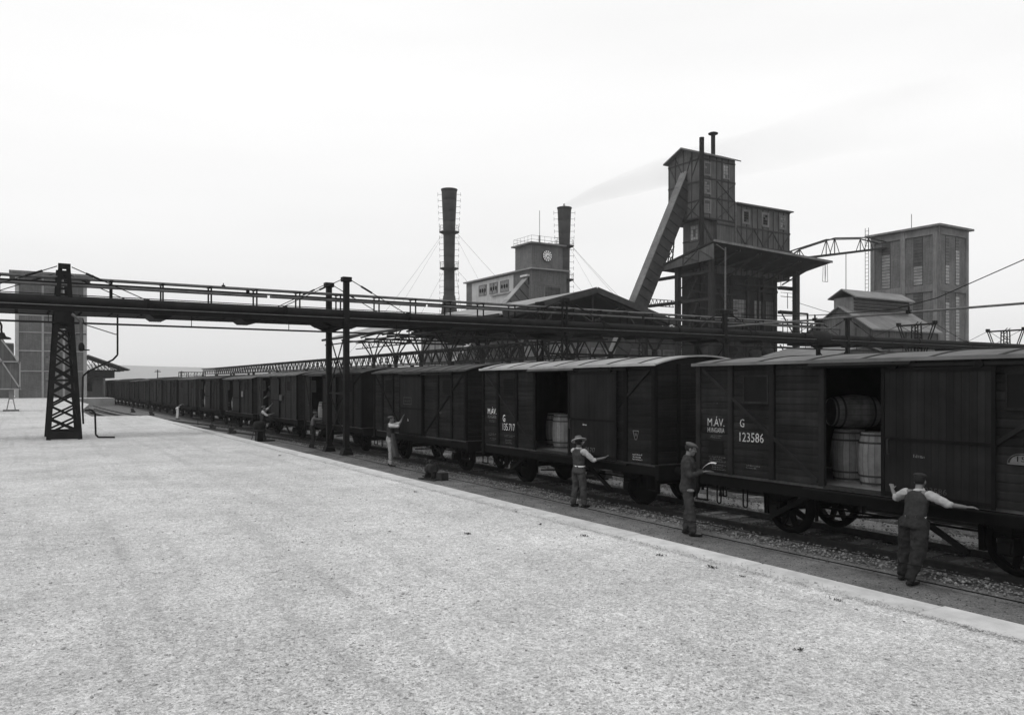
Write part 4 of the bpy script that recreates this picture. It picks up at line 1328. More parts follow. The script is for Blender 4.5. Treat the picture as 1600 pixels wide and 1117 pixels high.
    if apron == 'long':
        m = MB(); vs = []
        front = Vector((-math.sin(hipyaw), math.cos(hipyaw), 0)); rt = Vector((math.cos(hipyaw), math.sin(hipyaw), 0))
        rows = 8; cols = 10
        for j in range(rows + 1):
            z = P_['waist'].z + .06 - j * (.82 / rows); spread = .20 + .012 * j
            for i in range(cols + 1):
                a = -1.25 + 2.5 * i / cols
                rr_ = spread + .018 * math.sin(i * 2.1 + j * .6)
                p = P_['waist'].lerp(Vector((P_['waist'].x, P_['waist'].y, 0)), 0) + rt * (rr_ * math.sin(a)) + front * (.80 * rr_ * math.cos(a) + .008 * j)
                vs.append((p.x, p.y, z))
        fs = [(j * (cols + 1) + i, j * (cols + 1) + i + 1, (j + 1) * (cols + 1) + i + 1, (j + 1) * (cols + 1) + i) for j in range(rows) for i in range(cols)]
        m.add(vs, fs, True)
        m.build('apron', M['apron'], t, world=False)
    # ---- headgear
    if hat == 'cap':
        m = MB(); ell(m, H_(0, -.008, .085), .098, .118, .042, 16, 8, Rh @ Matrix.Rotation(-.12, 3, 'X'))
        ell(m, H_(0, .082, .068), .058, .058, .010, 14, 6, Rh @ Matrix.Rotation(-.22, 3, 'X'))
        ell(m, H_(0, -.012, .058), .084, .102, .028, 16, 6, Rh)
        remesh(m, 'flat_cap', M[hatm], t, .009)
    elif hat == 'brim':
        m = MB()
        Rb = Rh @ Matrix.Rotation(D.get('tilt', 0), 3, 'Y') @ Matrix.Rotation(-.25, 3, 'X')
        ax_ = Rb @ Vector((0, 0, 1))
        c_ = H_(0, -.01, .055)
        m.lathe(c_, [(-.01, .188), (.004, .185), (.006, .095), (-.008, .10)], ax_, 22)
        m.build('hat_brim', M['straw'], t, world=False)
        MB().lathe(c_, [(0, .098), (.06, .094), (.10, .082), (.105, .06), (.098, .02)], ax_, 18).build('hat_crown', M['band'], t, world=False)
    return t

# heading: local +y is where the man faces; rz=-90deg faces the train (+X)
# 1. nearest man, back to us, both arms spread against the wagon door
A = person((11.52, 7.12, 0), R(-92), 'workman seen from behind, both arms stretched out against the nearest wagon, in cap and vest', dict(
    pelvis=(.0, .06, .92), waist=(0, .08, 1.05), chest=(0, .13, 1.24), neck=(0, .17, 1.40), head=(-.02, .225, 1.515), look=(-.15, .9, -.12),
    shL=(-.20, .13, 1.34), elL=(-.42, .22, 1.21), wrL=(-.60, .38, 1.32), hdL=(-.5, .6, .5), shR=(.20, .13, 1.34), elR=(.44, .20, 1.22), wrR=(.63, .31, 1.20), hdR=(.8, .5, .02),
    hipL=(-.10, .05, .90), knL=(-.14, .06, .48), anL=(-.17, .0, .09), hipR=(.10, .05, .90), knR=(.14, -.06, .48), anR=(.12, -.22, .09)), legs='trou', hatm='capd', wide=1.48, apron='strap', vox=.012)
# 2. man writing on a paper in profile, facing right along the train
B2 = person((11.33, 11.69, 0), R(-140), 'workman in dark jacket and cap reading a white paper, standing between the two nearest wagons', dict(
    pelvis=(0, 0, .96), waist=(0, .0, 1.09), chest=(0, .01, 1.31), neck=(0, .0, 1.50), head=(0, .055, 1.645), look=(0, 1, -.22),
    shL=(-.19, .0, 1.44), elL=(-.24, .10, 1.17), wrL=(-.12, .32, 1.22), hdL=(.35, 1, .1), shR=(.19, .0, 1.44), elR=(.25, .06, 1.16), wrR=(.13, .28, 1.23), hdR=(-.3, 1, .15),
    anL=(-.10, -.04, .09), knL=(-.10, .01, .50), anR=(.12, .10, .09), knR=(.12, .06, .50)), over='jacket', legs='troug', hatm='capl', s=1.04, wide=1.12, vox=.012)
tp = MB()
a0 = 0
vs = []
for i in range(6):
    for j in range(2):
        u = i / 5 - .5
        vs.append(((-.11 + .24 * j), .40 + u * .25, 1.29 + .10 * (u + .5) + .05 * math.sin((u + .5) * PI)))
tp.add(vs + [tuple(Vector(v) - Vector((0, 0, .003))) for v in vs], [(2 * i, 2 * i + 1, 2 * i + 3, 2 * i + 2) for i in range(5)] + [(12 + 2 * i, 12 + 2 * i + 2, 12 + 2 * i + 3, 12 + 2 * i + 1) for i in range(5)], True)
o = tp.build('paper_sheet', M['paper'], None, world=False)
o.data.transform(Matrix.Translation(o.location)); o.location = B2.location; o.rotation_euler = B2.rotation_euler; o.scale = (1.04,) * 3
tag(o, 'white sheet of paper held open by the man in the dark jacket', 'paper')
m = MB(); ell(m, (.20, .07, .88), .02, .075, .03, 10, 6); m.build('pocket_paper', M['chalk'], B2, world=False)
# 3. man with straw hat touching the door of wagon 135.717
person((11.62, 15.72, 0), R(-82), 'workman in pale brimmed hat, right hand raised to the door of wagon 135.717', dict(
    pelvis=(0, .02, .94), waist=(.0, .01, 1.07), chest=(-.02, .02, 1.27), neck=(-.03, .03, 1.44), head=(-.04, .05, 1.575), look=(-.15, .9, .05), tilt=-.35,
    shL=(-.20, .03, 1.38), elL=(-.27, .12, 1.32), wrL=(-.22, .26, 1.46), hdL=(.2, .7, .7), shR=(.16, .0, 1.38), elR=(.34, .16, 1.16), wrR=(.56, .33, 1.23), hdR=(.7, .5, .55),
    anL=(-.16, -.03, .09), knL=(-.13, .03, .50), anR=(.13, .05, .09), knR=(.12, .03, .5)), legs='troug', hat='brim', wide=1.15, hands='open', apron='strap', vox=.012)
# 4. man with long apron writing high on the dark wagon
person((11.6, 27.25, 0), R(-125), 'workman in grey apron and pale trousers, arms raised to write on the third wagon', dict(
    pelvis=(0, 0, .98), waist=(0, .0, 1.11), chest=(0, .01, 1.33), neck=(0, .0, 1.51), head=(0, .03, 1.655), look=(.1, 1, .15),
    shL=(-.18, .02, 1.45), elL=(-.16, .28, 1.50), wrL=(-.10, .42, 1.70), hdL=(.2, .4, 1), shR=(.19, .04, 1.45), elR=(.22, .32, 1.42), wrR=(.24, .44, 1.62), hdR=(0, .3, 1),
    anL=(-.12, -.05, .09), anR=(.14, .04, .09)), legs='troul', hatm='capl', wide=1.0, apron='long', s=1.03, vox=.014)
# 5. man reaching to a barrel in the doorway, behind the trestle
person((11.75, 36.8, 0), R(-105), 'workman in grey top reaching to an open doorway, just left of the trestle', dict(
    chest=(0, .05, 1.28), neck=(0, .08, 1.45), head=(0, .12, 1.58), shL=(-.18, .06, 1.39), shR=(.18, .06, 1.39), elR=(.24, .34, 1.33), wrR=(.22, .58, 1.38), elL=(-.2, .30, 1.28), wrL=(-.12, .52, 1.32), knL=(-.11, .08, .5), anL=(-.12, -.1, .09), look=(.2, 1, 0)), top='capl', sleeves='long', over=None, legs='trou', hatm='capl', vox=.018)
# 6. man standing beside the wagon reaching up
person((11.55, 44.95, 0), R(-110), 'workman in white shirt beside the wagon, reaching up to a man in its doorway', dict(
    shL=(-.18, .02, 1.40), elL=(-.15, .25, 1.58), wrL=(-.08, .42, 1.78), elR=(.26, .22, 1.22), wrR=(.28, .46, 1.30), look=(.1, 1, .3)), over='vest', legs='trou', hatm='capl', vox=.02, s=1.04)
# 7. man standing in the wagon doorway
person((12.5, 46.9, ZF), R(100), 'workman standing inside the open doorway of the fifth wagon, pale cap', dict(
    elL=(-.23, .12, 1.15), wrL=(-.12, .30, 1.10), elR=(.23, .10, 1.15), wrR=(.10, .30, 1.05), look=(.2, 1, -.3)), top='capd', sleeves='long', over=None, legs='trou', hatm='straw', vox=.02)
# 8. far man in white trousers bending forward
person((11.6, 73.0, 0), R(-90), 'distant bent man in white trousers, leaning against the train far to the left', dict(
    pelvis=(0, -.05, .93), waist=(0, .06, 1.04), chest=(0, .25, 1.16), neck=(0, .42, 1.26), head=(0, .55, 1.32), look=(0, 1, -.3),
    shL=(-.18, .36, 1.24), elL=(-.30, .5, 1.22), wrL=(-.38, .72, 1.26), shR=(.18, .36, 1.24), elR=(.36, .45, 1.2), wrR=(.52, .6, 1.25),
    anL=(-.2, -.08, .09), knL=(-.16, -.02, .5), anR=(.2, -.05, .09), knR=(.16, .0, .5)), top='vest', legs='trouw', hatm='capl', over=None, sleeves='rolled', vox=.02)

# ================================================================== switch levers and small yard things
def lever(x, y, label, s=1.0, rz=0, discs=2, box=True):
    t = thing('switch_lever', (x, y, 0), label, 'switch lever', 'hand levers beside the track', rz)
    MB().box(-.22 * s, .22 * s, -.40 * s, .40 * s, -.06, .04).build('base_plate', M['iron2'], t, world=False)
    for sy in (-1, 1):
        m = MB().prism([(-.16 * s, sy * .17 * s, .05), (.16 * s, sy * .17 * s, .05), (.06 * s, sy * .17 * s, .30 * s), (-.06 * s, sy * .17 * s, .30 * s)], (0, .03, 0))
        m.build('frame', M['iron2'], t, world=False)
    for i in range(discs):
        yy = (-.07 + .12 * i) * s
        MB().lathe((-.02 * i, yy, .33 * s), [(-.035, .10 * s), (-.04, .17 * s), (.04, .17 * s), (.045, .10 * s)], (.25, 1, 0), 20).build('weight', M['clay'], t, world=False)
    MB().tube((0, -.25 * s, .27 * s), (0, .25 * s, .27 * s), .025 * s, 8).build('shaft', M['iron2'], t, world=False)
    MB().tube((0, .1 * s, .30 * s), (.1 * s, .42 * s, .58 * s), .017 * s, 6).lathe((.1 * s, .42 * s, .56 * s), [(-.01, .03), (.04, .06), (.09, .03)], (.2, .6, .7), 10).build('handle', M['iron2'], t, world=False)
    if box:
        MB().box(-.02, .26 * s, -.52 * s, -.26 * s, .0, .24 * s).build('crank_box', M['clay'], t, world=False)
    return t
lever(11.05, 22.7, 'switch lever with round iron weights, nearest one, on the path by the platform edge', 1.0, R(12))
lever(11.3, 23.3, 'single weighted switch lever standing directly behind the nearest one', .8, R(-10), 1, False)
lever(11.0, 50.2, 'small switch lever on the path, left of the pedestal', .8, 0)
lever(10.9, 55.5, 'leftmost of the small switch levers beyond the pedestal', .75, 0)
lever(15.85, 20.6, 'switch lever seen under wagon 135.717, between the two tracks', 1.05, R(5))
lever(10.8, 83, 'far switch lever near the curved siding, larger of the two', .9, 0)
lever(10.3, 93, 'farthest switch lever on the ground beyond the platform end', .9, 0)
t = thing('pedestal', (10.75, 42.6, 0), 'dark squat splayed pedestal on the path below the man reaching up', 'pedestal')
MB().lathe((0, 0, 0), [(.62, .30), (.60, .34), (.55, .34), (.54, .30)], (0, 0, 1), 16).build('top_ring', M['iron2'], t, world=False)
MB().lathe((0, 0, .6), [(0, .28), (.15, .32), (.42, .27), (.46, .1)], (0, 0, 1), 16).build('drum', M['iron'], t, world=False)
for i in range(5):
    a = 2 * PI * i / 5 + .3
    MB().bar((.26 * math.cos(a), .26 * math.sin(a), .56), (.42 * math.cos(a), .42 * math.sin(a), -.05), .10, .03).build('leg', M['clay'], t, world=False)
MB().lathe((0, 0, 0), [(-.05, .24), (.3, .2), (.55, .2)], (0, 0, 1), 14).build('core', M['iron'], t, world=False)
MB().box(.2, .75, -.3, .1, -.06, .08).build('foot_block', M['iron2'], t, world=False)
M['grime'] = mat('grimy_glass', .05, .4, .5, .9, spec=.3)
# ================================================================== buildings and works beyond the train
def member(t, p0, p1, w=.25, d=.08, name='frame_member', mt='timber', up=(0, 0, 1)):
    return MB().bar(p0, p1, w, d, up=up).build(name, M[mt], t)
def xface(t, X, p0, p1, w=.15, mt='timber', name='frame_member'):      # strip on a face looking to -X; p=(y,z)
    a, b = Vector((X - .04, p0[0], p0[1])), Vector((X - .04, p1[0], p1[1]))
    return MB().bar(a, b, .08, w, up=(0, 0, 1) if abs(p0[0] - p1[0]) > .05 else (0, 1, 0)).build(name, M[mt], t)
def yface(t, Y, p0, p1, w=.15, mt='timber', name='frame_member'):      # strip on a face looking to -Y; p=(x,z)
    a, b = Vector((p0[0], Y - .04, p0[1])), Vector((p1[0], Y - .04, p1[1]))
    return MB().bar(a, b, .08, w, up=(0, 0, 1) if abs(p0[0] - p1[0]) > .05 else (1, 0, 0)).build(name, M[mt], t)
def window_y(t, Y, x0, x1, z0, z1, nx=3, nz=3, glass='glassd', frame='conc', broken=0, fw=.12, seed=1):
    """window set in a face looking to -Y: frame proud of the wall, panes one by one"""
    w_ = MB().box(x0 - fw, x1 + fw, Y - .07, Y - .0, z0 - fw, z0).box(x0 - fw, x1 + fw, Y - .07, Y, z1, z1 + fw).box(x0 - fw, x0, Y - .07, Y, z0, z1).box(x1, x1 + fw, Y - .07, Y, z0, z1).build('window', M[frame], t)
    rr = random.Random(seed)
    dx, dz = (x1 - x0) / nx, (z1 - z0) / nz
    for i in range(nx):
        for j in range(nz):
            g_ = 'grime' if rr.random() < broken * .5 else glass
            MB().box(x0 + i * dx + .03, x0 + (i + 1) * dx - .03, Y - .03, Y - .01, z0 + j * dz + .03, z0 + (j + 1) * dz - .03).build('pane', M[g_], w_)
    return w_
def window_x(t, X, y0, y1, z0, z1, ny=3, nz=3, glass='glassd', frame='conc', broken=0, fw=.12, seed=1):
    w_ = MB().box(X - .07, X, y0 - fw, y1 + fw, z0 - fw, z0).box(X - .07, X, y0 - fw, y1 + fw, z1, z1 + fw).box(X - .07, X, y0 - fw, y0, z0, z1).box(X - .07, X, y1, y1 + fw, z0, z1).build('window', M[frame], t)
    rr = random.Random(seed)
    dy, dz = (y1 - y0) / ny, (z1 - z0) / nz
    for i in range(ny):
        for j in range(nz):
            g_ = 'grime' if rr.random() < broken * .5 else glass
            MB().box(X - .03, X - .01, y0 + i * dy + .03, y0 + (i + 1) * dy - .03, z0 + j * dz + .03, z0 + (j + 1) * dz - .03).build('pane', M[g_], w_)
    return w_

# ---- long lattice girder along the far track
GX = 28.0
t = thing('lattice_girder', (GX, 100, 4.6), 'long dark lattice girder running level behind the train towards the left', 'girder')
for X in (GX, GX + 2.2):
    for z in (4.7, 5.68): MB().bar((X, 38, z), (X, 151, z), .12, .10).build('chord', M['iron'], t)
dg1 = MB().bar((0, 0, 4.72), (0, .75, 5.66), .08, .05, up=(1, 0, 0)).mesh('diagonal', M['iron'])
dg2 = MB().bar((0, 1.5, 4.72), (0, .75, 5.66), .08, .05, up=(1, 0, 0)).mesh('diagonal', M['iron'])
vt = MB().bar((0, 0, 4.72), (0, 0, 5.66), .05, .06).mesh('upright', M['iron'])
for i in range(75):
    for me in (dg1, dg2, vt): inst(me.name.split('.')[0], me, t, Vector((GX, 38 + 1.5 * i, 0)) - t.location)
m = MB()
for i in range(75):
    y = 38 + 1.5 * i
    m.bar((GX + 2.2, y, 4.72), (GX + 2.2, y + .75, 5.66), .05, .08, up=(1, 0, 0)); m.bar((GX + 2.2, y + 1.5, 4.72), (GX + 2.2, y + .75, 5.66), .05, .08, up=(1, 0, 0))
    m.bar((GX, y, 5.68), (GX + 2.2, y, 5.68), .06)
stuff(m.build('rear_lacing', M['iron'], t))
for y in range(42, 152, 12):
    for X in (GX, GX + 2.2): MB().box(X - .14, X + .14, y - .14, y + .14, -.06, 4.66).build('post', M['iron'], t)
m = MB()
for X in (GX, GX + 2.2): m.bar((X, 38, 4.35), (X, 148, 4.35), .06, .06)
m.build('lower_rail', M['iron'], t)
# low second girder at the near end, further right, behind the train
t = thing('walkway', (30, 36, 3.6), 'low latticed walkway behind the train, below the shed gable', 'walkway')
for z in (4.0, 4.75):
    MB().bar((26, 38, z), (46, 38, z), .10, .10).build('chord', M['iron'], t)
for i in range(16):
    x = 26 + i * 1.25
    MB().bar((x, 38, 4.02), (x + .62, 38, 4.73), .05, .05).build('diagonal', M['iron'], t); MB().bar((x + 1.25, 38, 4.02), (x + .62, 38, 4.73), .05, .05).build('diagonal', M['iron'], t)
for x in (27, 33, 39, 45): MB().box(x - .12, x + .12, 37.9, 38.1, -.06, 4).build('post', M['iron'], t)

# ---- open shed with pitched roof
SX0, SX1, SXR, SY0, SY1 = 31.0, 48.6, 39.9, 52.0, 93.5
ZE_, ZR_ = 8.35, 10.75
t = thing('open_shed', (40, 70, 0), 'open-sided loading shed with broad pitched roof and dark trussed gable behind the pipe bridge', 'shed')
for (xa, za, xb, zb) in ((SX0, ZE_, SXR, ZR_), (SXR, ZR_, SX1, ZE_)):
    nn = 12
    for i in range(nn):
        ya, yb = SY0 - .5 + (SY1 - SY0 + .5) * i / nn, SY0 - .5 + (SY1 - SY0 + .5) * (i + 1) / nn - .04
        MB().add([(xa, ya, za), (xb, ya, zb), (xb, yb, zb), (xa, yb, za), (xa, ya, za - .12), (xb, ya, zb - .12), (xb, yb, zb - .12), (xa, yb, za - .12)], [(0, 1, 2, 3), (7, 6, 5, 4), (0, 4, 5, 1), (1, 5, 6, 2), (2, 6, 7, 3), (3, 7, 4, 0)]).build('roof_sheet', M['slatel'], t)
    MB().bar((xa, SY0 - .52, za - .14), (xb, SY0 - .52, zb - .14), .06, .5).build('barge_board', M['timber'], t)
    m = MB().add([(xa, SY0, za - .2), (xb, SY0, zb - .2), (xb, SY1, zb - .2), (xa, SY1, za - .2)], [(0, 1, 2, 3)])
    m.build('roof_underside', M['concs'], t)  # very dark sheet just under the pale roof slope
MB().bar((SX0, SY0, ZE_ - .12), (SX0, SY1, ZE_ - .12), .14, .24).build('eave_beam', M['timber'], t)
MB().bar((SX0 + .4, SY0, ZE_ - .7), (SX0 + .4, SY1, ZE_ - .7), .1, .14).build('eave_beam', M['timber'], t)
for ytr in [SY0 + .1 + 6 * i for i in range(7)]:
    g_ = MB().bar((SX0 + 1, ytr, ZE_ - .45), (SX1 - 1, ytr, ZE_ - .45), .16, .2).build('tie_beam', M['timber'], t)
    MB().bar((SX0 + .5, ytr, ZE_ - .35), (SXR, ytr, ZR_ - .4), .14, .18).build('rafter', M['timber'], t)
    MB().bar((SX1 - .5, ytr, ZE_ - .35), (SXR, ytr, ZR_ - .4), .14, .18).build('rafter', M['timber'], t)
    for (xa, za, xb, zb) in ((SXR, ZE_ - .4, SXR, ZR_ - .4), (SXR - 4.5, ZE_ - .4, SXR - 3.2, ZE_ + 1.2), (SXR + 4.5, ZE_ - .4, SXR + 3.2, ZE_ + 1.2), (SXR, ZE_ - .3, SXR - 3.2, ZE_ + 1.2), (SXR, ZE_ - .3, SXR + 3.2, ZE_ + 1.2)):
        MB().bar((xa, ytr, za), (xb, ytr, zb), .1, .12).build('truss_web', M['timber'], t)
    for X, sg in ((33.0, -1), (46.6, 1)):
        if ytr > 83: continue
        MB().box(X - .14, X + .14, ytr - .14, ytr + .14, -.06, 6.0).build('post', M['iron'], t)
        for dy in (-1.5, 1.5):
            MB().bar((X, ytr, 5.6), (X, ytr + dy, 7.6), .10, .12).build('knee_brace', M['iron'], t)
        for dx in (-1.5, 1.5):
            MB().bar((X, ytr, 5.6), (X + dx, ytr, 7.7), .10, .12).build('knee_brace', M['iron'], t)
        MB().cbox(X, ytr, 5.6, .36, .36, .4).build('gusset', M['iron'], t)
m = MB()
for z in (7.0, 7.65):
    m.bar((33, SY0, z), (33, SY1 - 6, z), .08, .1)
k = 1; y = SY0
while y < SY1 - 8:
    m.bar((33, y, 7.0 if k > 0 else 7.65), (33, y + .8, 7.65 if k > 0 else 7.0), .05); y += .8; k = -k
m.build('longitudinal_truss', M['iron'], t)
# dark lattice bents inside the gable
for X in (31.6, 35.4):
    for y in (SY0 + .2,):
        tt = MB()
        for sx in (-.25, .25): tt.bar((X + sx, y, -.06), (X + sx, y, 8.2), .08)
        z = .3; k = 1
        while z < 7.8: tt.bar((X - k * .25, y, z), (X + k * .25, y, z + .6), .05); z += .6; k = -k
        tt.build('lattice_post', M['iron'], t)
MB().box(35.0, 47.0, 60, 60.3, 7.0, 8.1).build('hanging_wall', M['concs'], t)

# ---- clock building
CX, CY = 62.0, 95.0
t = thing('clock_building', (65, 104, 0), 'brick works building with a clock on its square tower and a pale windowed wing', 'building')
ZT, ZL = 22.9, 19.3
MB().box(CX, CX + 5.3, CY, CY + 4.5, ZL, ZT).build('tower', M['brick'], t)
MB().box(CX - .45, CX + 5.75, CY - .45, CY + 4.95, ZT, ZT + .22).build('tower_roof', M['concd'], t)
MB().box(CX, CX + 6.0, CY, CY + 19.5, -.06, ZL).build('wall', M['brick'], t)
MB().box(CX - .4, CX + 6.4, CY - .4, CY + 19.9, ZL, ZL + .2).build('roof', M['conc'], t)
MB().box(CX - .012, CX + .1, CY + 5.0, CY + 17.6, 14.8, ZL - .25).build('rendered_panel', M['render'], t)
for i, y in enumerate((101.3, 104.5, 107.9)):
    wn = window_x(t, CX - .01, y, y + 2.3, 16.9, 18.4, 5, 3, 'glassd', 'concd', .3, .1, i)
    for k in range(3): MB().box(CX - .10, CX - .045, y + .25 + k * .72, y + .62 + k * .72, 17.35, 17.9).build('open_vent', M['black'], wn)
MB().box(CX - 1.6, CX, CY + 3.2, CY + 8.5, 12, 16.1).build('stair_block', M['render'], t)
MB().box(CX - 1.85, CX, CY + 3.0, CY + 8.7, 16.1, 16.3).build('stair_roof', M['conc'], t)
MB().box(CX - 2.6, CX, CY + 8.7, CY + 15.5, 12, 14.3).build('lower_block', M['render'], t)
MB().box(CX - 2.9, CX, CY + 8.7, CY + 15.8, 14.3, 14.5).build('lower_roof', M['conc'], t)
# opening at the conveyor head with a small hood
MB().box(CX - .5, CX, CY + .6, CY + 2.4, 18.35, 18.6).build('hood', M['render'], t)
MB().box(CX - .03, CX, CY + .7, CY + 2.3, 17.2, 18.3).build('opening', M['black'], t)
wn = window_y(t, CY, 64.2, 66.9, 13.6, 16.9, 6, 6, 'grime', 'concd', .2, .12, 9)
for k in range(4): MB().box(64.35 + k * .68, 64.6 + k * .68, CY - .10, CY - .04, 14.1, 14.6).build('open_vent', M['black'], wn)
MB().bar((64.1, CY - .06, 17.15), (67.0, CY - .06, 17.15), .12, .15).build('lintel', M['concd'], t)
# clock
c0 = Vector((64.55, CY - .03, 21.35))
ck = MB().lathe(c0, [(0, .84), (.10, .84), (.12, .80)], (0, -1, 0), 32).build('clock', M['black'], t)
MB().lathe(c0 + Vector((0, -.125, 0)), [(0, .77), (.01, .77)], (0, -1, 0), 32).build('clock_face', M['white'], ck)
hm = MB().box(-.05, .05, -.02, 0, .42, .75).mesh('hour_mark', M['black'])
for i in range(12):
    inst('hour_mark', hm, ck, c0 + Vector((0, -.14, 0)) - t.location, (0, i * PI / 6, 0))
def hand(ang, ln, w_):
    d = Vector((math.sin(ang), 0, math.cos(ang)))
    MB().bar(c0 + Vector((0, -.17, 0)) - d * .08, c0 + Vector((0, -.17, 0)) + d * ln, w_, .02, up=(0, 1, 0)).build('clock_hand', M['black'], ck)
hand(R(212), .62, .07); hand(R(106), .42, .09)
# roof railing and aerial
m = MB()
for z in (ZT + .6, ZT + 1.15):
    m.path([(CX - .2, CY + 4.6, z), (CX - .2, CY - .2, z), (CX + 5.4, CY - .2, z), (CX + 5.4, CY + 4.6, z), (CX - .2, CY + 4.6, z)], .02, 4)
for i in range(6):
    for (x, y) in ((CX - .2 + 5.6 * i / 5, CY - .2), (CX - .2, CY - .2 + 4.8 * i / 5), (CX + 5.4, CY - .2 + 4.8 * i / 5)):
        m.tube((x, y, ZT + .2), (x, y, ZT + 1.15), .02, 4)
m.build('railing', M['iron2'], t)
MB().tube((64.3, 96.5, ZT), (64.3, 96.5, ZT + 1.6), .12, 8).tube((64.3, 96.5, ZT + 1.6), (64.3, 96.5, ZT + 5.2), .04, 6).build('aerial', M['concd'], t)
# inclined conveyor into the clock building
def incline(name, label, p_top, p_bot, wy, depth, mt_top='render', side='timber'):  # pale top and dark side: light on the sky-facing side put into colours
    a, b = Vector(p_top), Vector(p_bot)
    d = (b - a).normalized()
    nrm = Vector((d.z, 0, -d.x)) if d.z < 0 else Vector((-d.z, 0, d.x))
    if nrm.z > 0: nrm = -nrm
    t = thing(name, (b.x, b.y + wy / 2, 0), label, 'conveyor')
    MB().prism([a + nrm * .1, b + nrm * .1, b + nrm * depth, a + nrm * depth], (0, wy, 0)).build('gallery', M[side], t)
    n_ = max(4, int((b - a).length / 2.2))
    for i in range(n_):
        p, q = a.lerp(b, i / n_), a.lerp(b, (i + 1) / n_ - .0008)
        MB().prism([p, q, q + nrm * .09, p + nrm * .09], (0, wy + .12, 0)).build('top_panel', M[mt_top], t)
    for i in range(1, n_ * 2):
        p = a.lerp(b, i / (n_ * 2))
        MB().bar(p + nrm * .12 + Vector((0, -.03, 0)), p + nrm * (depth - .03) + Vector((0, -.03, 0)), .10, .06, up=(0, 1, 0)).build('rib', M['iron2'], t)
    return t
incline('inclined_conveyor', 'smaller inclined conveyor gallery climbing to the foot of the clock tower', (62.0, 95.9, 18.35), (47.2, 95.9, 2.9), 1.2, 2.6, 'conc', 'brickd')

# ---- pale low hall beside it
t = thing('works_hall', (59.5, 108, 0), 'low brick hall with tall windows behind the open shed, left of the clock building', 'building')
MB().box(57, 61.9, 98.2, 121, -.06, 12.3).build('wall', M['brick'], t)
MB().box(56.7, 61.95, 97.9, 121.3, 12.3, 12.55).build('roof', M['conc'], t)
for i in range(9):
    y = 99.5 + i * 2.4
    window_x(t, 57, y, y + 1.2, 7.6, 10.9, 2, 4, 'glassd', 'conc', .1, .12, 20 + i)
    window_x(t, 57, y, y + 1.2, 3.6, 6.4, 2, 3, 'glassd', 'conc', .1, .12, 40 + i)
t = thing('workshop', (62, 84, 0), 'low pale workshop wall with wide windows seen beneath the shed gable', 'building')
MB().box(57, 80, 80, 90, -.06, 9.0).build('wall', M['concd'], t)
MB().box(56.7, 80.3, 79.7, 90.3, 9.0, 9.25).build('roof', M['slatel'], t)
for i in range(7):
    window_y(t, 80, 58.2 + i * 3.0, 60.4 + i * 3.0, 5.3, 7.4, 4, 2, 'glass' if i % 3 else 'glassd', 'conc', .15, .15, 60 + i)
    window_y(t, 80, 58.2 + i * 3.0, 60.4 + i * 3.0, 1.5, 4.2, 4, 3, 'glassd', 'conc', .15, .15, 70 + i)

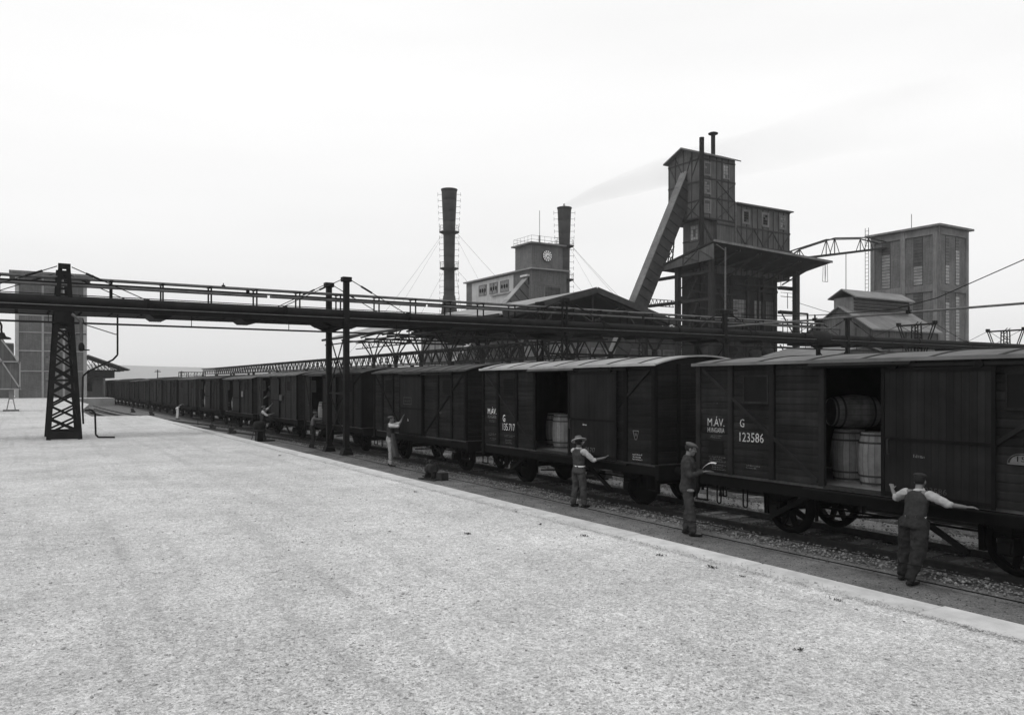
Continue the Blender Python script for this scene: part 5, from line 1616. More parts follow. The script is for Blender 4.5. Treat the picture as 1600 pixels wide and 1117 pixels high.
# ---- chimneys
def chimney(x, y, label, prof, rings, guys, flare):
    t = thing('chimney', (x, y, 0), label, 'chimney', 'steel works chimneys')
    for (za, ra), (zb, rb) in zip(prof[:-1], prof[1:]):
        n_ = max(1, int((zb - za) / 2.0))
        for i in range(n_):
            u, v = i / n_, (i + 1) / n_
            MB().lathe((x, y, 0), [(za + (zb - za) * u, ra + (rb - ra) * u), (za + (zb - za) * v - .05, ra + (rb - ra) * v), (za + (zb - za) * v - .05, ra + (rb - ra) * v - .03), (za + (zb - za) * v, ra + (rb - ra) * v - .03)], n=24).build('stack_ring', M['chim'], t)
    zt, rt_ = prof[-1]
    MB().lathe((x, y, 0), [(zt - .3, rt_ + .02), (zt - .02, rt_ + .10), (zt + .05, rt_ + .1), (zt + .05, rt_ - .1), (zt - .6, rt_ - .12)], n=24).build('rim', M['chim'], t)
    for zr, rr_ in rings:
        MB().lathe((x, y, 0), [(zr - .35, rr_ + .05), (zr - .05, rr_ + .75), (zr + .08, rr_ + .78), (zr + .08, rr_)], n=24).build('gallery', M['chim'], t)
        m = MB()
        for i in range(16):
            a = 2 * PI * i / 16
            m.tube((x + (rr_ + .72) * math.cos(a), y + (rr_ + .72) * math.sin(a), zr), (x + (rr_ + .72) * math.cos(a), y + (rr_ + .72) * math.sin(a), zr + 1.1), .025, 4)
            b = 2 * PI * (i + 1) / 16
            m.tube((x + (rr_ + .72) * math.cos(a), y + (rr_ + .72) * math.sin(a), zr + 1.1), (x + (rr_ + .72) * math.cos(b), y + (rr_ + .72) * math.sin(b), zr + 1.1), .022, 4)
        m.build('railing', M['iron2'], t)
    # ladders on both flanks seen against the sky
    rv = Vector((math.cos(YAW), -math.sin(YAW), 0))
    def rad(z):
        for (za, ra), (zb, rb) in zip(prof[:-1], prof[1:]):
            if za <= z <= zb: return ra + (rb - ra) * (z - za) / (zb - za)
        return prof[-1][1]
    for s in (-1, 1):
        m = MB(); z = 4
        while z < zt - .4:
            r_ = rad(z)
            m.bar(Vector((x, y, z)) + rv * s * r_, Vector((x, y, z)) + rv * s * (r_ + .75), .05, .05)
            m.bar(Vector((x, y, z + .35)) + rv * s * (r_ + .73), Vector((x, y, z - .35)) + rv * s * (r_ + .73), .04, .04)
            z += 1.15
        m.build('climbing_irons', M['iron2'], t)
    for (zr, ang, reach) in guys:
        a = Vector((x + 1.4 * math.cos(ang), y + 1.4 * math.sin(ang), zr)); b = Vector((x + reach * math.cos(ang), y + reach * math.sin(ang), 3))
        m = MB(); prev = a
        for i in range(1, 9):
            u = i / 8; p = a.lerp(b, u) - Vector((0, 0, 1.3 * math.sin(PI * u)))
            m.tube(prev, p, .02, 4, caps=False); prev = p
        m.build('guy_wire', M['iron2'], t)
    if flare: MB().lathe((x, y, 0), [(-.06, 1.9), (14, 1.9), (16.5, 1.5), (19.5, 1.15), (19.6, .9)], n=20).build('flared_base', M['chim'], t)
    return t
gy = [(31.3, R(a), 30) for a in (200, 250, 320, 20, 110)] + [(24.6, R(a), 26) for a in (215, 300, 350, 60)]
chimney(68.8, 133.8, 'taller dark steel chimney on the left, guyed with wires', [(0, 1.15), (24.6, 1.02), (24.6, 1.0), (31.4, 1.12), (31.4, 1.1), (39.4, 1.46)], [(24.6, 1.0), (31.4, 1.08)], gy, True)
chimney(87.2, 122.5, 'dark steel chimney partly behind the clock tower, smoking faintly', [(0, 1.1), (22.5, 1.0), (22.5, .98), (28.8, 1.04), (28.8, 1.02), (36.0, 1.30)], [(22.5, 1.0), (28.8, 1.04)], [(28.8, R(a), 28) for a in (310, 335, 10, 60)] + [(22.5, R(330), 22)], False)

# ---- hoist tower group
t = thing('hoist_tower', (77, 73, 0), 'tall dark timber-framed hoist tower with lower wing and broad canopy roof', 'tower')
TX, TY, TW, TD = 70.0, 70.0, 5.8, 5.7
ZC, ZA, ZP = 23.0, 30.75, 31.9
MB().box(TX, TX + TW, TY, TY + TD, ZC, ZA).build('tower_cladding', M['board'], t)
MB().prism([(TX, TY, ZA), (TX, TY + TD, ZA), (TX, TY + TD / 2, ZP)], (TW, 0, 0)).build('tower_gable', M['board'], t)
for s in (0, 1):
    ya = TY - .35 if s == 0 else TY + TD + .35
    za = ZA - .16
    MB().prism([(TX - .6, ya, za), (TX - .6, TY + TD / 2, ZP + .02), (TX - .6, TY + TD / 2, ZP + .2), (TX - .6, ya, za + .16)], (TW + 1.3, 0, 0)).build('tower_roof', M['concd'], t)
# frame on the two visible faces
for z in (ZC + .1, 25.2, 27.5, 30.2): xface(t, TX, (TY, z), (TY + TD, z))
for y in (TY + .12, TY + 1.55, TY + 2.95, TY + 4.4, TY + TD - .12): xface(t, TX, (y, ZC), (y, ZA + (1 if abs(y - TY - 2.9) < 1 else .5) if .5 < y - TY < 5 else ZA), .09)
for (a, b) in (((TY + .2, ZA), (TY + 1.6, ZA - 2.6)), ((TY + 1.5, ZA + .2), (TY + 2.7, ZA - 2.4)), ((TY + 5.5, ZA - .5), (TY + 4.2, ZA - 2.6)), ((TY + 4.4, ZA + .3), (TY + 2.9, ZA - 2.3)), ((TY + .2, 25.2), (TY + 2.9, ZC)), ((TY + 2.9, 25.2), (TY + .2, ZC))): xface(t, TX, a, b, .10)
for z in (ZC + .1, 25.6, 27.9, 30.2): yface(t, TY, (TX, z), (TX + TW, z))
for x in (TX + .1, TX + 1.4, TX + 2.6, TX + 3.5, TX + 4.6, TX + TW - .12): yface(t, TY, (x, ZC), (x, ZA), .08)
for (a, b) in (((TX + 2.6, 27.8), (TX + TW, 25.5)), ((TX + TW, 27.8), (TX + 2.6, 25.5)), ((TX + 2.6, 25.5), (TX + TW, ZC + .1)), ((TX + TW, 25.5), (TX + 2.6, ZC + .1))): yface(t, TY, a, b, .12)
for (z, br_) in ((28.4, 1), (26.2, .4), (23.9, .4)):
    window_y(t, TY - .02, TX + .55, TX + 1.35, z, z + 1.25, 2, 4, 'glassd', 'concd', br_, .25, int(z))
window_y(t, TY - .02, TX + 3.75, TX + 4.7, 28.3, 29.9, 3, 4, 'glass', 'concd', .2, .12, 4)
# vertical pipes
MB().tube((69.45, 69.35, 0), (69.45, 69.35, 32.4), .29, 14).build('stack_pipe', M['pipe'], t)
MB().tube((75.2, 73.1, 30), (75.2, 73.1, 34.9), .27, 14).lathe((75.2, 73.1, 34.6), [(0, .3), (.12, .6), (.25, .62), (.35, .4)], n=16).build('vent_pipe', M['pipe'], t)
# wing to the right
WX, WZ0, WZ1 = 72.7, 16.5, 25.4
MB().box(WX, TX + TW + .0, TY + .02, TY + TD, WZ0, ZC - .01).build('wing_cladding', M['board'], t)
MB().box(TX + TW + .01, 86.0, TY + .02, TY + TD, WZ0, WZ1).build('wing_cladding', M['board'], t)
MB().box(TX + TW, 86.35, TY - .35, TY + TD + .3, WZ1, WZ1 + .16).build('wing_roof', M['concd'], t)
for z in (20.3, 22.6, 25.3): yface(t, TY, (TX + TW if z > 23 else WX, z), (86, z), .2)
x = TX + TW + .1
while x < 86: yface(t, TY, (x, WZ0), (x, WZ1), .07); x += .98
for i, (xa, xb) in enumerate(((73.0, 75.8), (75.9, 79.2), (79.2, 82.6), (82.6, 85.9))):
    if i == 0: continue
    yface(t, TY, (xa, 22.5), (xb, 18.6), .12); yface(t, TY, (xb, 22.5), (xa, 18.6), .12)
for i, xw in enumerate((77.3, 80.8, 84.1)):
    window_y(t, TY - .02, xw, xw + .85, 23.3, 24.6, 2, 4, 'black' if i < 2 else 'glass', 'concd', .3, .28, 6 + i)
MB().box(TX + TW - .05, TX + TW + .08, TY - .16, TY - .04, 19.5, 25.4).build('downpipe', M['pipel'], t)
MB().bar((TX + TW, TY - .1, 19.5), (WX - 2.4, TY - 2.6, 18.8), .10, .10).build('downpipe', M['pipel'], t)
# recessed lower box under the tower corner
MB().box(TX + .7, WX - .01, TY + .6, TY + 3.8, 16.5, ZC - .01).build('lower_cladding', M['board'], t)
for z in (18.6, 20.6): xface(t, TX + .7, (TY + .6, z), (TY + 3.8, z), .16)
xface(t, TX + .7, (TY + .7, 20.5), (TY + 3.7, 17), .16)
window_x(t, TX + .68, TY + 1.2, TY + 2.4, 20.6, 22.4, 3, 4, 'glass', 'concd', .3, .08, 3)
yface(t, TY + .6, (TX + .7, 22.8), (WX, 20.2), .25); yface(t, TY + .6, (WX, 20.2), (TX + .7, 18), .2)
# canopy roof
c1, c2, c3, c4 = Vector((66, 64, 19.1)), Vector((86.4, 64, 18.35)), Vector((86.4, 74, 16.6)), Vector((66, 74, 17.1))
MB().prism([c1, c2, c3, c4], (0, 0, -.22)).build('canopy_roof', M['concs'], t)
MB().bar(c1 + Vector((-.1, -.06, -.12)), c2 + Vector((.1, -.06, -.12)), .12, .26).build('canopy_gutter', M['concd'], t)
MB().prism([(66.1, 64.2, 18.75), (66.1, 73.4, 17.0), (66.1, 73.4, 16.6), (66.1, 64.2, 17.0)], (.1, 0, 0)).build('canopy_end_panel', M['board'], t)
for (ya, za, yb, zb) in ((64.4, 17.1, 66.5, 18.3), (66.5, 17.0, 69, 17.8), (69, 16.9, 66.8, 18.2), (66.5, 18.3, 66.5, 17), (69, 17.8, 69, 16.9)):
    xface(t, 66.1, (ya, za), (yb, zb), .12)
# body under the canopy: dark framed walls with platforms, columns and see-through gaps
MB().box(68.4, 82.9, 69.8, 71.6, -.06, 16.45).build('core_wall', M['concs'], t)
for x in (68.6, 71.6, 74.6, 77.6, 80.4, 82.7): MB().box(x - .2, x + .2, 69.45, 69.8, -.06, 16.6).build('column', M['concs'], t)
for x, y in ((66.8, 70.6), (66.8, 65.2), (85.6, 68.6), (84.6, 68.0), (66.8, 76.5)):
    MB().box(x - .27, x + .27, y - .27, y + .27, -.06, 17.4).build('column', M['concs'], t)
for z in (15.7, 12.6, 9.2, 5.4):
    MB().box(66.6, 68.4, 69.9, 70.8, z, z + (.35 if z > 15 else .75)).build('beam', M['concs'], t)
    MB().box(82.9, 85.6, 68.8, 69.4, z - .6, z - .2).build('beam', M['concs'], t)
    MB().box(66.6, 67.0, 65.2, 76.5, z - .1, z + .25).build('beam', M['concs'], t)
m = MB()
for z in (7.2, 10.8, 14.2):
    m.bar((66.9, 70.3, z), (68.4, 70.3, z + 1.6), .08); m.bar((66.9, 70.3, z - .9), (68.4, 70.3, z - 1.8), .08)
    m.bar((82.9, 68.9, z), (85.5, 68.9, z), .07); m.bar((82.9, 68.9, z + .5), (85.5, 68.9, z + .5), .05); m.bar((84.2, 68.9, z - 1.5), (84.2, 68.9, z + .5), .06)
m.build('stair_rails', M['iron'], t)
MB().box(68.9, 82.6, 69.2, 69.5, 10.6, 11.0).build('ledge', M['concd'], t)
MB().box(71.0, 82.9, 69.35, 69.7, 14.6, 14.9).build('ledge', M['concs'], t)
for i, (xa, xb, n_) in enumerate(((75.1, 78.1, 6), (78.9, 80.2, 3), (81.0, 82.5, 4))):
    window_y(t, 69.72, xa, xb, 11.3, 13.5, n_, 4, 'grime' if i == 2 else 'glassd', 'concs', .35, .08, 80 + i)
MB().box(67.85, 68.0, 64.1, 64.25, 4, 18.4).build('downpipe', M['pipel'], t)
MB().bar((66.4, 64.05, 18.6), (67.9, 64.1, 18.0), .1, .1).build('downpipe', M['pipel'], t)
for x in (70, 73.5, 77, 80.5, 84): MB().bar((x, 64.3, 18.4 - (x - 66) * .036), (x, 69.6, 15.8), .14, .14).build('canopy_strut', M['timber'], t)
for x in (67, 70.5, 74, 77.5, 81, 85): MB().bar((x, 64.3, 18.45 - (x - 66) * .036), (x, 73.6, 16.85 - (x - 66) * .02), .16, .2).build('canopy_rafter', M['timber'], t)
# pipes, stages and bracing cluttering the open front
rr = random.Random(9)
for (x, za, zb) in ((69.6, 0, 15), (71.0, 3, 12.5), (72.9, 5, 16), (73.6, 5, 16), (76.4, 0, 10.4), (79.0, 2, 16), (81.6, 0, 11)):
    MB().tube((x, 69.15, za), (x, 69.15, zb), rr.uniform(.08, .2), 8).build('riser_pipe', M['pipe'], t)
for (xa, xb, z) in ((67, 76, 13.9), (68.4, 75, 12.0), (70, 83, 9.6), (74.5, 85.4, 15.3), (67, 85, 7.7), (69, 80, 4.4)):
    MB().bar((xa, 68.9, z), (xb, 68.9, z), .14, .2).build('stage_beam', M['iron2'], t)
    for k in range(int((xb - xa) / 1.6)):
        MB().bar((xa + .3 + k * 1.6, 68.8, z), (xa + .3 + k * 1.6, 68.8, z + 1.0), .05).build('rail_post', M['iron2'], t)
    MB().bar((xa, 68.8, z + 1.0), (xb, 68.8, z + 1.0), .05).build('hand_rail', M['iron2'], t)
for (xa, za, xb, zb) in ((66.8, 9.2, 68.4, 12.6), (68.4, 9.2, 71.6, 12), (71.6, 14.5, 74.6, 11.2), (74.6, 8, 77.6, 4.6), (66.8, 13, 68.4, 15.6), (82.9, 12.4, 85.5, 9.4), (82.9, 8, 85.5, 5.2)):
    MB().bar((xa, 69.0, za), (xb, 69.0, zb), .10, .14, up=(0, 1, 0)).build('diagonal_brace', M['iron2'], t)
m = MB()
for k in range(9): m.box(72.2 + k * .32, 72.5 + k * .32, 68.2, 69.0, 4.6 + k * .36, 4.66 + k * .36)
m.bar((72.2, 68.2, 4.5), (75.1, 68.2, 7.6), .06, .16); m.build('stair', M['iron2'], t)
for i, (x, z) in enumerate(((69.9, 5.8), (78.3, 5.6), (80.6, 5.9))):
    MB().lathe((x, 69.0, z), [(0, .2), (.1, .75), (1.5, .75), (1.7, .3)], n=14).build('vessel', M['iron2'], t)
# rods hanging at the right corner
m = MB()
for x in (85.6, 86.1): m.path([(x, 64.6, 18), (x - .12, 64.6, 15.8), (x + .35, 64.6, 15.8), (x + .3, 64.6, 18)], .03, 5)
m.build('hanging_rods', M['iron2'], t)
incline('skip_incline', 'tall steep skip incline leaning up to the top of the hoist tower', (70.0, 72.3, 29.2), (55.2, 72.3, 0.2), 1.1, 2.1, 'concd', 'timber')
# lattice leg under the incline
t = thing('lattice_bracing', (67.6, 74, 0), 'light lattice bracing between the skip incline and the hoist tower', 'bracing')
m = MB(); k = 1
for s in (0, .8): m.bar((68.4 + s, 74.3, 17), (69.6 + s * .4, 74.3, 23), .12)
for i in range(6): m.bar((68.5 + i * .2, 74.3, 17 + i), (69.3 + i * .13, 74.3, 18 + i), .08); m.bar((69.3 + i * .13, 74.3, 17 + i), (68.6 + i * .2, 74.3, 18 + i), .08)
m.build('lacing', M['iron'], t)
m = MB()
for s in (0, 1.2): m.bar((63.4 + s, 74, -.06), (64.0 + s * .7, 74, 13.0), .12)
for i in range(12):
    m.bar((63.5, 74, i * 1.05), (64.6, 74, i * 1.05 + 1), .07); m.bar((64.6, 74, i * 1.05), (63.5, 74, i * 1.05 + 1), .07)
m.build('lacing', M['iron'], t)
t = thing('gangway', (65, 73, 12), 'slender gangway between the skip incline and the hoist tower', 'gangway')
m = MB()
for z in (12.4, 13.2): m.bar((63.5, 73, z), (68.4, 73, z), .08)
for i in range(8): m.bar((63.5 + i * .6, 73, 12.4), (63.8 + i * .6, 73, 13.2), .05); m.bar((64.1 + i * .6, 73, 12.4), (63.8 + i * .6, 73, 13.2), .05)
m.bar((63.5, 73, 12.2), (68.4, 73, 10.9), .06); m.bar((63.5, 73, 11.9), (68.4, 73, 10.6), .06)
m.build('truss', M['iron'], t)

# ---- silo block on the right
t = thing('silo_block', (119, 73, 0), 'tall brick and concrete silo block with flat roof at the right', 'building')
BX, BY, BW, BD, BZ = 115.7, 67.5, 7.8, 10.9, 26.3
MB().box(BX, BX + BW, BY, BY + BD, -.06, BZ).build('wall', M['brick'], t)
MB().box(BX - .7, BX + BW + .7, BY - .7, BY + BD + .7, BZ, BZ + .3).build('roof', M['concd'], t)
CF_SHADED = 'concd'  # right-face concrete is toned darker than the left: face shading in the colour
for y in (BY, BY + BD / 2 - .35, BY + BD - .7): MB().box(BX - .22, BX, y, y + .7, -.06, BZ - .01).build('concrete_pier', M['pier_lit'], t)
for x in (BX - .2, BX + BW - .6): MB().box(x, x + .65, BY - .22, BY, -.06, BZ - .01).build('concrete_pier', M[CF_SHADED], t)
for z in (8.2, 16.8, BZ - 1.1):
    MB().box(BX - .18, BX, BY + .7, BY + BD / 2 - .36, z, z + 1.0).build('concrete_beam', M['pier_lit'], t)
    MB().box(BX - .18, BX, BY + BD / 2 + .36, BY + BD - .7, z, z + 1.0).build('concrete_beam', M['pier_lit'], t)
    MB().box(BX + .45, BX + BW - .6, BY - .18, BY, z, z + 1.0).build('concrete_beam', M[CF_SHADED], t)
def strip_window(ax_, P0, a, b, za, zb, bright, n_=15):
    """tall louvred window strip: rows of glass, the lower part clear, the rest grimed"""
    F = (lambda u0, u1, d0, d1, z0, z1: MB().box(P0 - d1, P0 - d0, u0, u1, z0, z1)) if ax_ == 'x' else (lambda u0, u1, d0, d1, z0, z1: MB().box(u0, u1, P0 - d1, P0 - d0, z0, z1))
    w_ = F(a - .06, b + .06, 0, .02, za - .05, zb + .02).build('window', M['concs'], t)
    rr = random.Random(int(a * 10))
    dz = (zb - za) / n_
    for k in range(n_):
        g_ = 'glass' if k / n_ < bright and rr.random() > .08 else 'grime'
        F(a, b, .03, .05, za + k * dz + .05, za + (k + 1) * dz - .03).build('pane', M[g_], w_)
for j, (za, zb) in enumerate(((9.3, 16.7), (17.9, BZ - 1.2))):
    for i, y in enumerate((BY + 2.4, BY + BD / 2 + 2.2)):
        strip_window('x', BX, y, y + 1.35, za, zb, (.12, 0)[i] if j == 0 else (.35, .68)[i])
    for i, x in enumerate((BX + 1.9, BX + 4.6)):
        strip_window('y', BY, x, x + .95, za, zb, (.75, .9)[i] if j == 0 else (.35, .7)[i])
window_y(t, BY, BX + 4.6, BX + 5.55, 1.5, 8, 3, 12, 'glassd', 'brickd', .2, .06, 119)
MB().tube((BX - .3, BY - .35, 8), (BX - .3, BY - .35, BZ), .09, 6).build('downpipe', M['pipel'], t)
MB().tube((BX + 3, BY + 6, BZ), (BX + 3, BY + 6, BZ + 3.2), .05, 5).build('aerial', M['iron2'], t)
m = MB()
for y in (BY + BD + .25, BY + BD + .85): m.bar((BX - .3, y, 16), (BX - .3, y, BZ + 1.6), .06)
for i in range(20): m.bar((BX - .3, BY + BD + .25, 16 + i * .6), (BX - .3, BY + BD + .85, 16 + i * .6), .05)
m.build('ladder', M['iron2'], t)

# ---- cableway truss bridge between tower wing and silo block
t = thing('truss_bridge', (100, 71, 21), 'slender arched truss bridge from the hoist tower canopy to the silo block', 'bridge')
A0, A1 = Vector((85.5, 70.5, 19.2)), Vector((115.7, 75.8, 24.3))
for off in (Vector((0, 0, 0)), Vector((0, 1.4, 0))):
    pts2 = [A0.lerp(A1, u) + off for u in (0, .13, .45, .80, 1)]
    hs = [0.0, 1.2, 2.3, 1.9, .9]
    tops = [p + Vector((0, 0, h)) for p, h in zip(pts2, hs)]
    MB().bar(pts2[0], pts2[-1], .16, .3).build('bottom_chord', M['iron2'], t)
    m = MB()
    for a, b in zip(tops[:-1], tops[1:]): m.bar(a, b, .16, .16)
    m.build('top_chord', M['iron2'], t)
    for i in (1, 2, 3):
        MB().bar(pts2[i], tops[i], .10).build('hanger', M['iron2'], t)
        for s in (-1, 1):
            MB().bar(tops[i], pts2[i] + (A1 - A0).normalized() * s * 1.5, .08).build('hanger', M['iron2'], t)
MB().bar(A0 + Vector((0, .7, .1)), A1 + Vector((0, .7, .1)), 1.3, .1).build('deck', M['iron2'], t)

# ---- sheet-roofed shed with lantern
t = thing('lantern_shed', (80, 55, 0), 'low grey shed with ridge lantern in front of the silo block', 'shed')
LX0, LX1, LY0, LY1 = 75.0, 87.0, 50.8, 58.2
MB().prism([(LX0, LY0, -.06), (LX0, LY1, -.06), (LX0, LY1, 8.8), (LX0, 54.5, 11.2), (LX0, LY0, 8.8)], (LX1 - LX0, 0, 0)).build('wall', M['board'], t)
for s in (0, 1):
    ya = LY0 - .4 if s == 0 else LY1 + .4
    n_ = 8
    for i in range(n_):
        xa = LX0 - .4 + i * (LX1 - LX0 + .8) / n_
        MB().prism([(xa, ya, 8.55), (xa, 54.5, 11.25), (xa, 54.5, 11.38), (xa, ya, 8.7)], ((LX1 - LX0 + .8) / n_ - .03, 0, 0)).build('roof_sheet', M['slate'], t)
MB().box(LX0 + .6, LX1 - 1.5, 53.3, 55.7, 10.4, 12.3).build('lantern', M['concd'], t)
for k in range(4): MB().box(LX0 + .62, LX1 - 1.52, 53.18, 53.3, 10.9 + k * .35, 11.1 + k * .35).build('lantern_louvre', M['timber'], t)
for s in (0, 1):
    ya = 52.8 if s == 0 else 56.2
    MB().prism([(LX0 + .2, ya, 12.15), (LX0 + .2, 54.5, 13.1), (LX0 + .2, 54.5, 13.22), (LX0 + .2, ya, 12.28)], (LX1 - LX0 - 1.2, 0, 0)).build('lantern_roof', M['slate'], t)
for y in (LY0 + .1, 52.6, 54.5, 56.4, LY1 - .1): xface(t, LX0, (y, 0), (y, 8.9), .1)
xface(t, LX0, (LY0, 6.5), (LY1, 6.5), .1)
for x in (LX0 + .1, 78, 81, 84, LX1 - .1): yface(t, LY0, (x, 0), (x, 8.7), .1)
MB().tube((LX0 + 1, 54.5, 13), (LX0 + 1, 54.5, 17.2), .04, 5).build('aerial', M['iron2'], t)
t = thing('low_shed', (66, 46, 0), 'low pale gabled shed roof showing just above the nearest wagon', 'shed')
MB().prism([(58, 44, -.06), (70, 44, -.06), (70, 44, 5.0), (64, 44, 6.3), (58, 44, 5.0)], (0, 8, 0)).build('wall', M['board'], t)
for (xa, za, xb, zb) in ((57.6, 4.95, 64, 6.4), (64, 6.4, 70.4, 4.95)): MB().prism([(xa, 43.7, za), (xb, 43.7, zb), (xb, 43.7, zb + .12), (xa, 43.7, za + .12)], (0, 8.5, 0)).build('roof', M['slate'], t)
# small pump platform beside the tower
t = thing('pipe_stand', (74, 55, 0), 'small railed platform with bent pipe right of the hoist tower', 'platform')
MB().box(72, 75.4, 57, 59, 7.2, 7.4).build('deck', M['iron'], t)
m = MB()
for x in (72, 73.1, 74.2, 75.3): m.bar((x, 57, 7.3), (x, 57, 8.5), .06)
for z in (7.9, 8.5): m.bar((72, 57, z), (75.4, 57, z), .05)
m.build('railing', M['iron'], t)
for x in (72.2, 75.2): MB().box(x - .1, x + .1, 57.8, 58.1, -.06, 7.2).build('post', M['iron'], t)
MB().path([(71.2, 57, 10.6), (72.9, 57, 10.6), (72.9, 57, 7.4)], .10, 8).build('bent_pipe', M['iron'], t)
t = thing('overhead_wire', (85, 60, 10), 'thin wire sagging from the hoist tower to the lantern shed', 'wire')
MB().path([(83.9, 68.0, 13.6), (82, 62, 11.8), (80, 56, 10.3), (79, 54.5, 10.9)], .03, 4).build('wire_strand', M['iron'], t)

# ---- left tower and its canopy
t = thing('brick_tower', (4, 136, PZ), 'pale brick tower block with concrete frame at the far left, behind the lattice pylon', 'building')
X0_, X1_, Y0_ = -.35, 8.5, 131.0
MB().box(X0_, X1_, Y0_, Y0_ + 9, PZ - .1, 18.4).build('wall', M['brickl'], t)
MB().box(X0_ - .7, X1_ + .8, Y0_ - .8, Y0_ + 9.6, 18.4, 18.75).build('roof', M['concd'], t)
for x in (X0_, 2.85, 5.45, X1_ - .45): MB().box(x, x + (.45 if x in (X0_, X1_ - .45) else .28), Y0_ - .14, Y0_, PZ - .1, 18.39).build('concrete_pier', M['conc'], t)
for z in (4.75, 7.6, 10.2, 12.6, 15.4):
    for xa, xb in ((X0_ + .45, 2.85), (3.13, 5.45), (5.73, X1_ - .45)): MB().box(xa, xb, Y0_ - .10, Y0_, z, z + .14).build('concrete_band', M['conc'], t)
for i, z in enumerate((3.6, 6.0, 8.7, 11.2, 13.8, 16.7)):
    window_y(t, Y0_, 3.3, 4.9, z, z + 1.0, 4, 3, 'glassd', 'concd', .2, .06, 130 + i)
MB().box(3.3, 4.5, Y0_ - .06, Y0_, PZ - .1, 3.3).build('door', M['concd'], t)
t = thing('side_shed', (-5, 136, PZ), 'low brick shed with sloping roof left of the pale brick tower', 'building')
MB().prism([(-14, 132, PZ - .1), (-.5, 132, PZ - .1), (-.5, 132, 8.5), (-14, 132, 9.2)], (0, 8, 0)).build('wall', M['brickd'], t)
MB().prism([(-14.3, 131.6, 9.2), (-.5, 131.6, 8.5), (-.5, 131.6, 8.7), (-14.3, 131.6, 9.4)], (0, 8.8, 0)).build('roof', M['concd'], t)
t = thing('loading_canopy', (11, 134, PZ), 'trussed loading canopy reaching right from the pale brick tower', 'canopy')
MB().prism([(8.6, 130, 7.1), (14.1, 130, 5.05), (14.1, 130, 5.17), (8.6, 130, 7.25)], (0, 12, 0)).build('roof', M['concd'], t)
for y in (130.1, 136, 141.8):
    MB().bar((8.6, y, 5.0), (13.9, y, 5.0), .12).build('tie', M['iron'], t)
    for i in range(4):
        xa = 8.7 + i * 1.3
        MB().bar((xa, y, 7.0 - (xa - 8.6) * .37), (xa + 1.2, y, 5.0), .09).build('truss_web', M['iron'], t); MB().bar((xa + 1.2, y, 5.0), (xa + 1.2, y, 7.0 - (xa - 7.4) * .37), .07).build('truss_web', M['iron'], t)
MB().box(8.55, 12.4, 134, 142, 3.9, 4.9).build('screen', M['timber'], t)
MB().box(8.55, 11.2, 138, 139, PZ - .1, 3.9).build('back_wall', M['render'], t)
window_y(t, 138, 8.9, 9.7, 1.9, 3.3, 1, 1, 'black', 'conc', 1, .05, 140)
for x in (11.0,): MB().box(x - .15, x + .15, 134, 134.3, PZ - .1, 3.9).build('post', M['conc'], t)
# hopper-like loading frame at the far left edge
t = thing('hopper', (-.6, 68.4, PZ), 'grey sheet-metal hopper on a splayed post at the left edge of the photo', 'hopper')
MB().prism([(-3.2, 67.6, 2.65), (.1, 67.6, 2.65), (.12, 67.6, 4.3), (-.9, 67.6, 6.2), (-2.6, 67.6, 6.2), (-3.2, 67.6, 4.3)], (0, 1.6, 0)).build('bin', M['board'], t)
for (a, b) in (((-3.3, 2.65), (.2, 2.65)), ((.12, 2.65), (.12, 4.6)), ((-1.0, 6.15), (.12, 4.5)), ((-1.2, 5.0), (.12, 2.7)), ((-3.2, 4.6), (.12, 4.6))):
    MB().bar((a[0], 67.55, a[1]), (b[0], 67.55, b[1]), .08, .09, up=(0, 0, 1) if abs(a[0] - b[0]) > .1 else (1, 0, 0)).build('stiffener', M['conc'], t)
for x in (-.42, -2.9):
    m = MB().bar((x, 68.3, 2.6), (x - .28, 68.3, PZ), .07).bar((x, 68.3, 2.6), (x + .28, 68.3, PZ), .07).box(x - .14, x + .14, 68.15, 68.45, 1.9, 2.65)
    m.build('post', M['conc'], t)
    MB().box(x - .5, x + .5, 68.0, 68.6, PZ - .02, PZ + .10).build('foot', M['concd'], t)
# signal gantry and poles on the horizon
t = thing('signal_gantry', (30, 150, 0), 'small iron gantry standing on the horizon above the far wagons', 'gantry')
gx, gy = 24.5, 150
m = MB()
GXs = (24.3, 25.6, 27.0, 28.4)
for x in GXs:
    for dy in (0, 2): m.bar((x, 150 + dy, -.06), (x, 150 + dy, 5.1), .09)
m.build('post', M['iron'], t)
m = MB()
for z in (4.5, 5.1): m.bar((24.2, 150, z), (28.5, 150, z), .09); m.bar((24.2, 152, z), (28.5, 152, z), .08)
for i in range(8): m.bar((24.3 + i * .52, 150, 4.5), (24.56 + i * .52, 150, 5.1), .05)
m.build('truss', M['iron'], t)
for i, (x, y, lb) in enumerate(((24, 175, 'left telegraph pole on the horizon beyond the train'), (31, 190, 'right telegraph pole on the horizon beside the small gantry'))):
    t = thing('telegraph_pole', (x, y, 0), lb, 'pole')
    MB().tube((x, y, -.06), (x, y, 5.9), .10, 6).build('shaft', M['iron'], t)
    MB().box(x - .6, x + .6, y - .05, y + .05, 5.4, 5.5).box(x - .5, x + .5, y - .05, y + .05, 5.65, 5.75).build('crossarm', M['iron'], t)

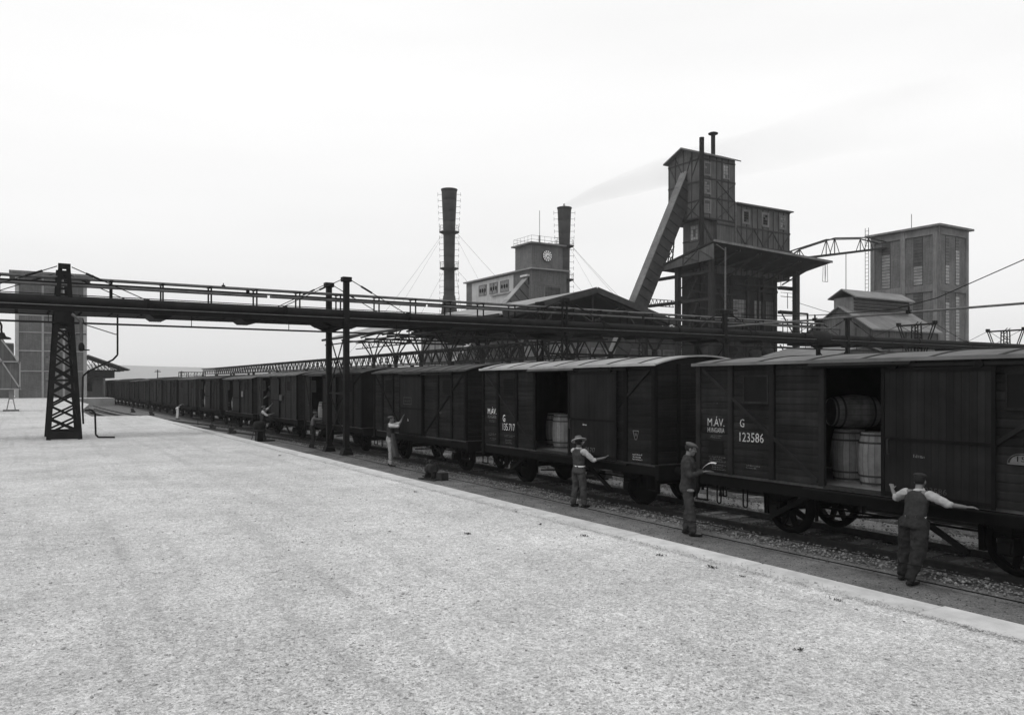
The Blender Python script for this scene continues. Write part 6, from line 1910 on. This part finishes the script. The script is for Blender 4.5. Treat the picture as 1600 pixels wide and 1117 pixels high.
# ---- smoke drifting from the second chimney
def volmat(name, color, dens, absorb=None, noise=0, grad=False):
    m = bpy.data.materials.new(name); m.use_nodes = True
    n_ = m.node_tree; n_.nodes.clear()
    o_ = n_.nodes.new('ShaderNodeOutputMaterial'); v = n_.nodes.new('ShaderNodeVolumePrincipled')
    v.inputs['Color'].default_value = (color, color, color, 1)
    v.inputs['Density'].default_value = dens
    n_.links.new(v.outputs[0], o_.inputs['Volume'])
    if grad:
        tcn = n_.nodes.new('ShaderNodeTexCoord'); s = n_.nodes.new('ShaderNodeSeparateXYZ')
        n_.links.new(tcn.outputs['Generated'], s.inputs[0])
        nn = n_.nodes.new('ShaderNodeTexNoise'); nn.inputs['Scale'].default_value = 3; nn.inputs['Detail'].default_value = 3
        mpx = n_.nodes.new('ShaderNodeMapping'); mpx.inputs['Scale'].default_value = (1, 1, 1)
        n_.links.new(tcn.outputs['Generated'], mpx.inputs[0]); n_.links.new(mpx.outputs[0], nn.inputs[0])
        r1 = n_.nodes.new('ShaderNodeMapRange'); r1.inputs[1].default_value = 0; r1.inputs[2].default_value = 1; r1.inputs[3].default_value = 1.0; r1.inputs[4].default_value = .30
        n_.links.new(s.outputs[0], r1.inputs[0])
        pw = n_.nodes.new('ShaderNodeMath'); pw.operation = 'POWER'; pw.inputs[1].default_value = 3.4
        n_.links.new(r1.outputs[0], pw.inputs[0]); r1 = pw
        mm = n_.nodes.new('ShaderNodeMath'); mm.operation = 'MULTIPLY'
        n_.links.new(r1.outputs[0], mm.inputs[0]); n_.links.new(nn.outputs[0], mm.inputs[1])
        m2 = n_.nodes.new('ShaderNodeMath'); m2.operation = 'MULTIPLY'; m2.inputs[1].default_value = dens
        n_.links.new(mm.outputs[0], m2.inputs[0]); n_.links.new(m2.outputs[0], v.inputs['Density'])
    return m
m = MB()
S0 = Vector((87.2, 122.5, 36.1)); dirn = Vector((.87, -.42, .235)).normalized()
rv = dirn.cross(Vector((0, 0, 1))).normalized(); uv = rv.cross(dirn)
vs = []; NS = 14; NR = 14
for i in range(NS + 1):
    u = i / NS
    c_ = S0 + dirn * (85 * u) + Vector((0, 0, 5.0 * math.sqrt(u) * (1 - u * .4)))
    r_ = 1.1 + 8.5 * u ** .75
    if i == NS: r_ = .3
    for j in range(NR):
        a = 2 * PI * j / NR
        k_ = 1 + .14 * math.sin(3 * a + i * 1.1)
        vs.append(c_ + rv * (r_ * k_ * math.cos(a)) + uv * (r_ * .7 * k_ * math.sin(a)))
m.add(vs, [(i * NR + j, i * NR + (j + 1) % NR, (i + 1) * NR + (j + 1) % NR, (i + 1) * NR + j) for i in range(NS) for j in range(NR)], True)
m.add(vs[:NR], [tuple(range(NR))[::-1]]); m.add(vs[-NR:], [tuple(range(NR))])
o = m.build('smoke', volmat('smoke', .30, .085, grad=True)); stuff(o)
# ---- air
hz = MB().box(-2200, 2200, -60, 2300, -1.2, 52).build('haze', volmat('haze', .93, .00030)); stuff(hz)
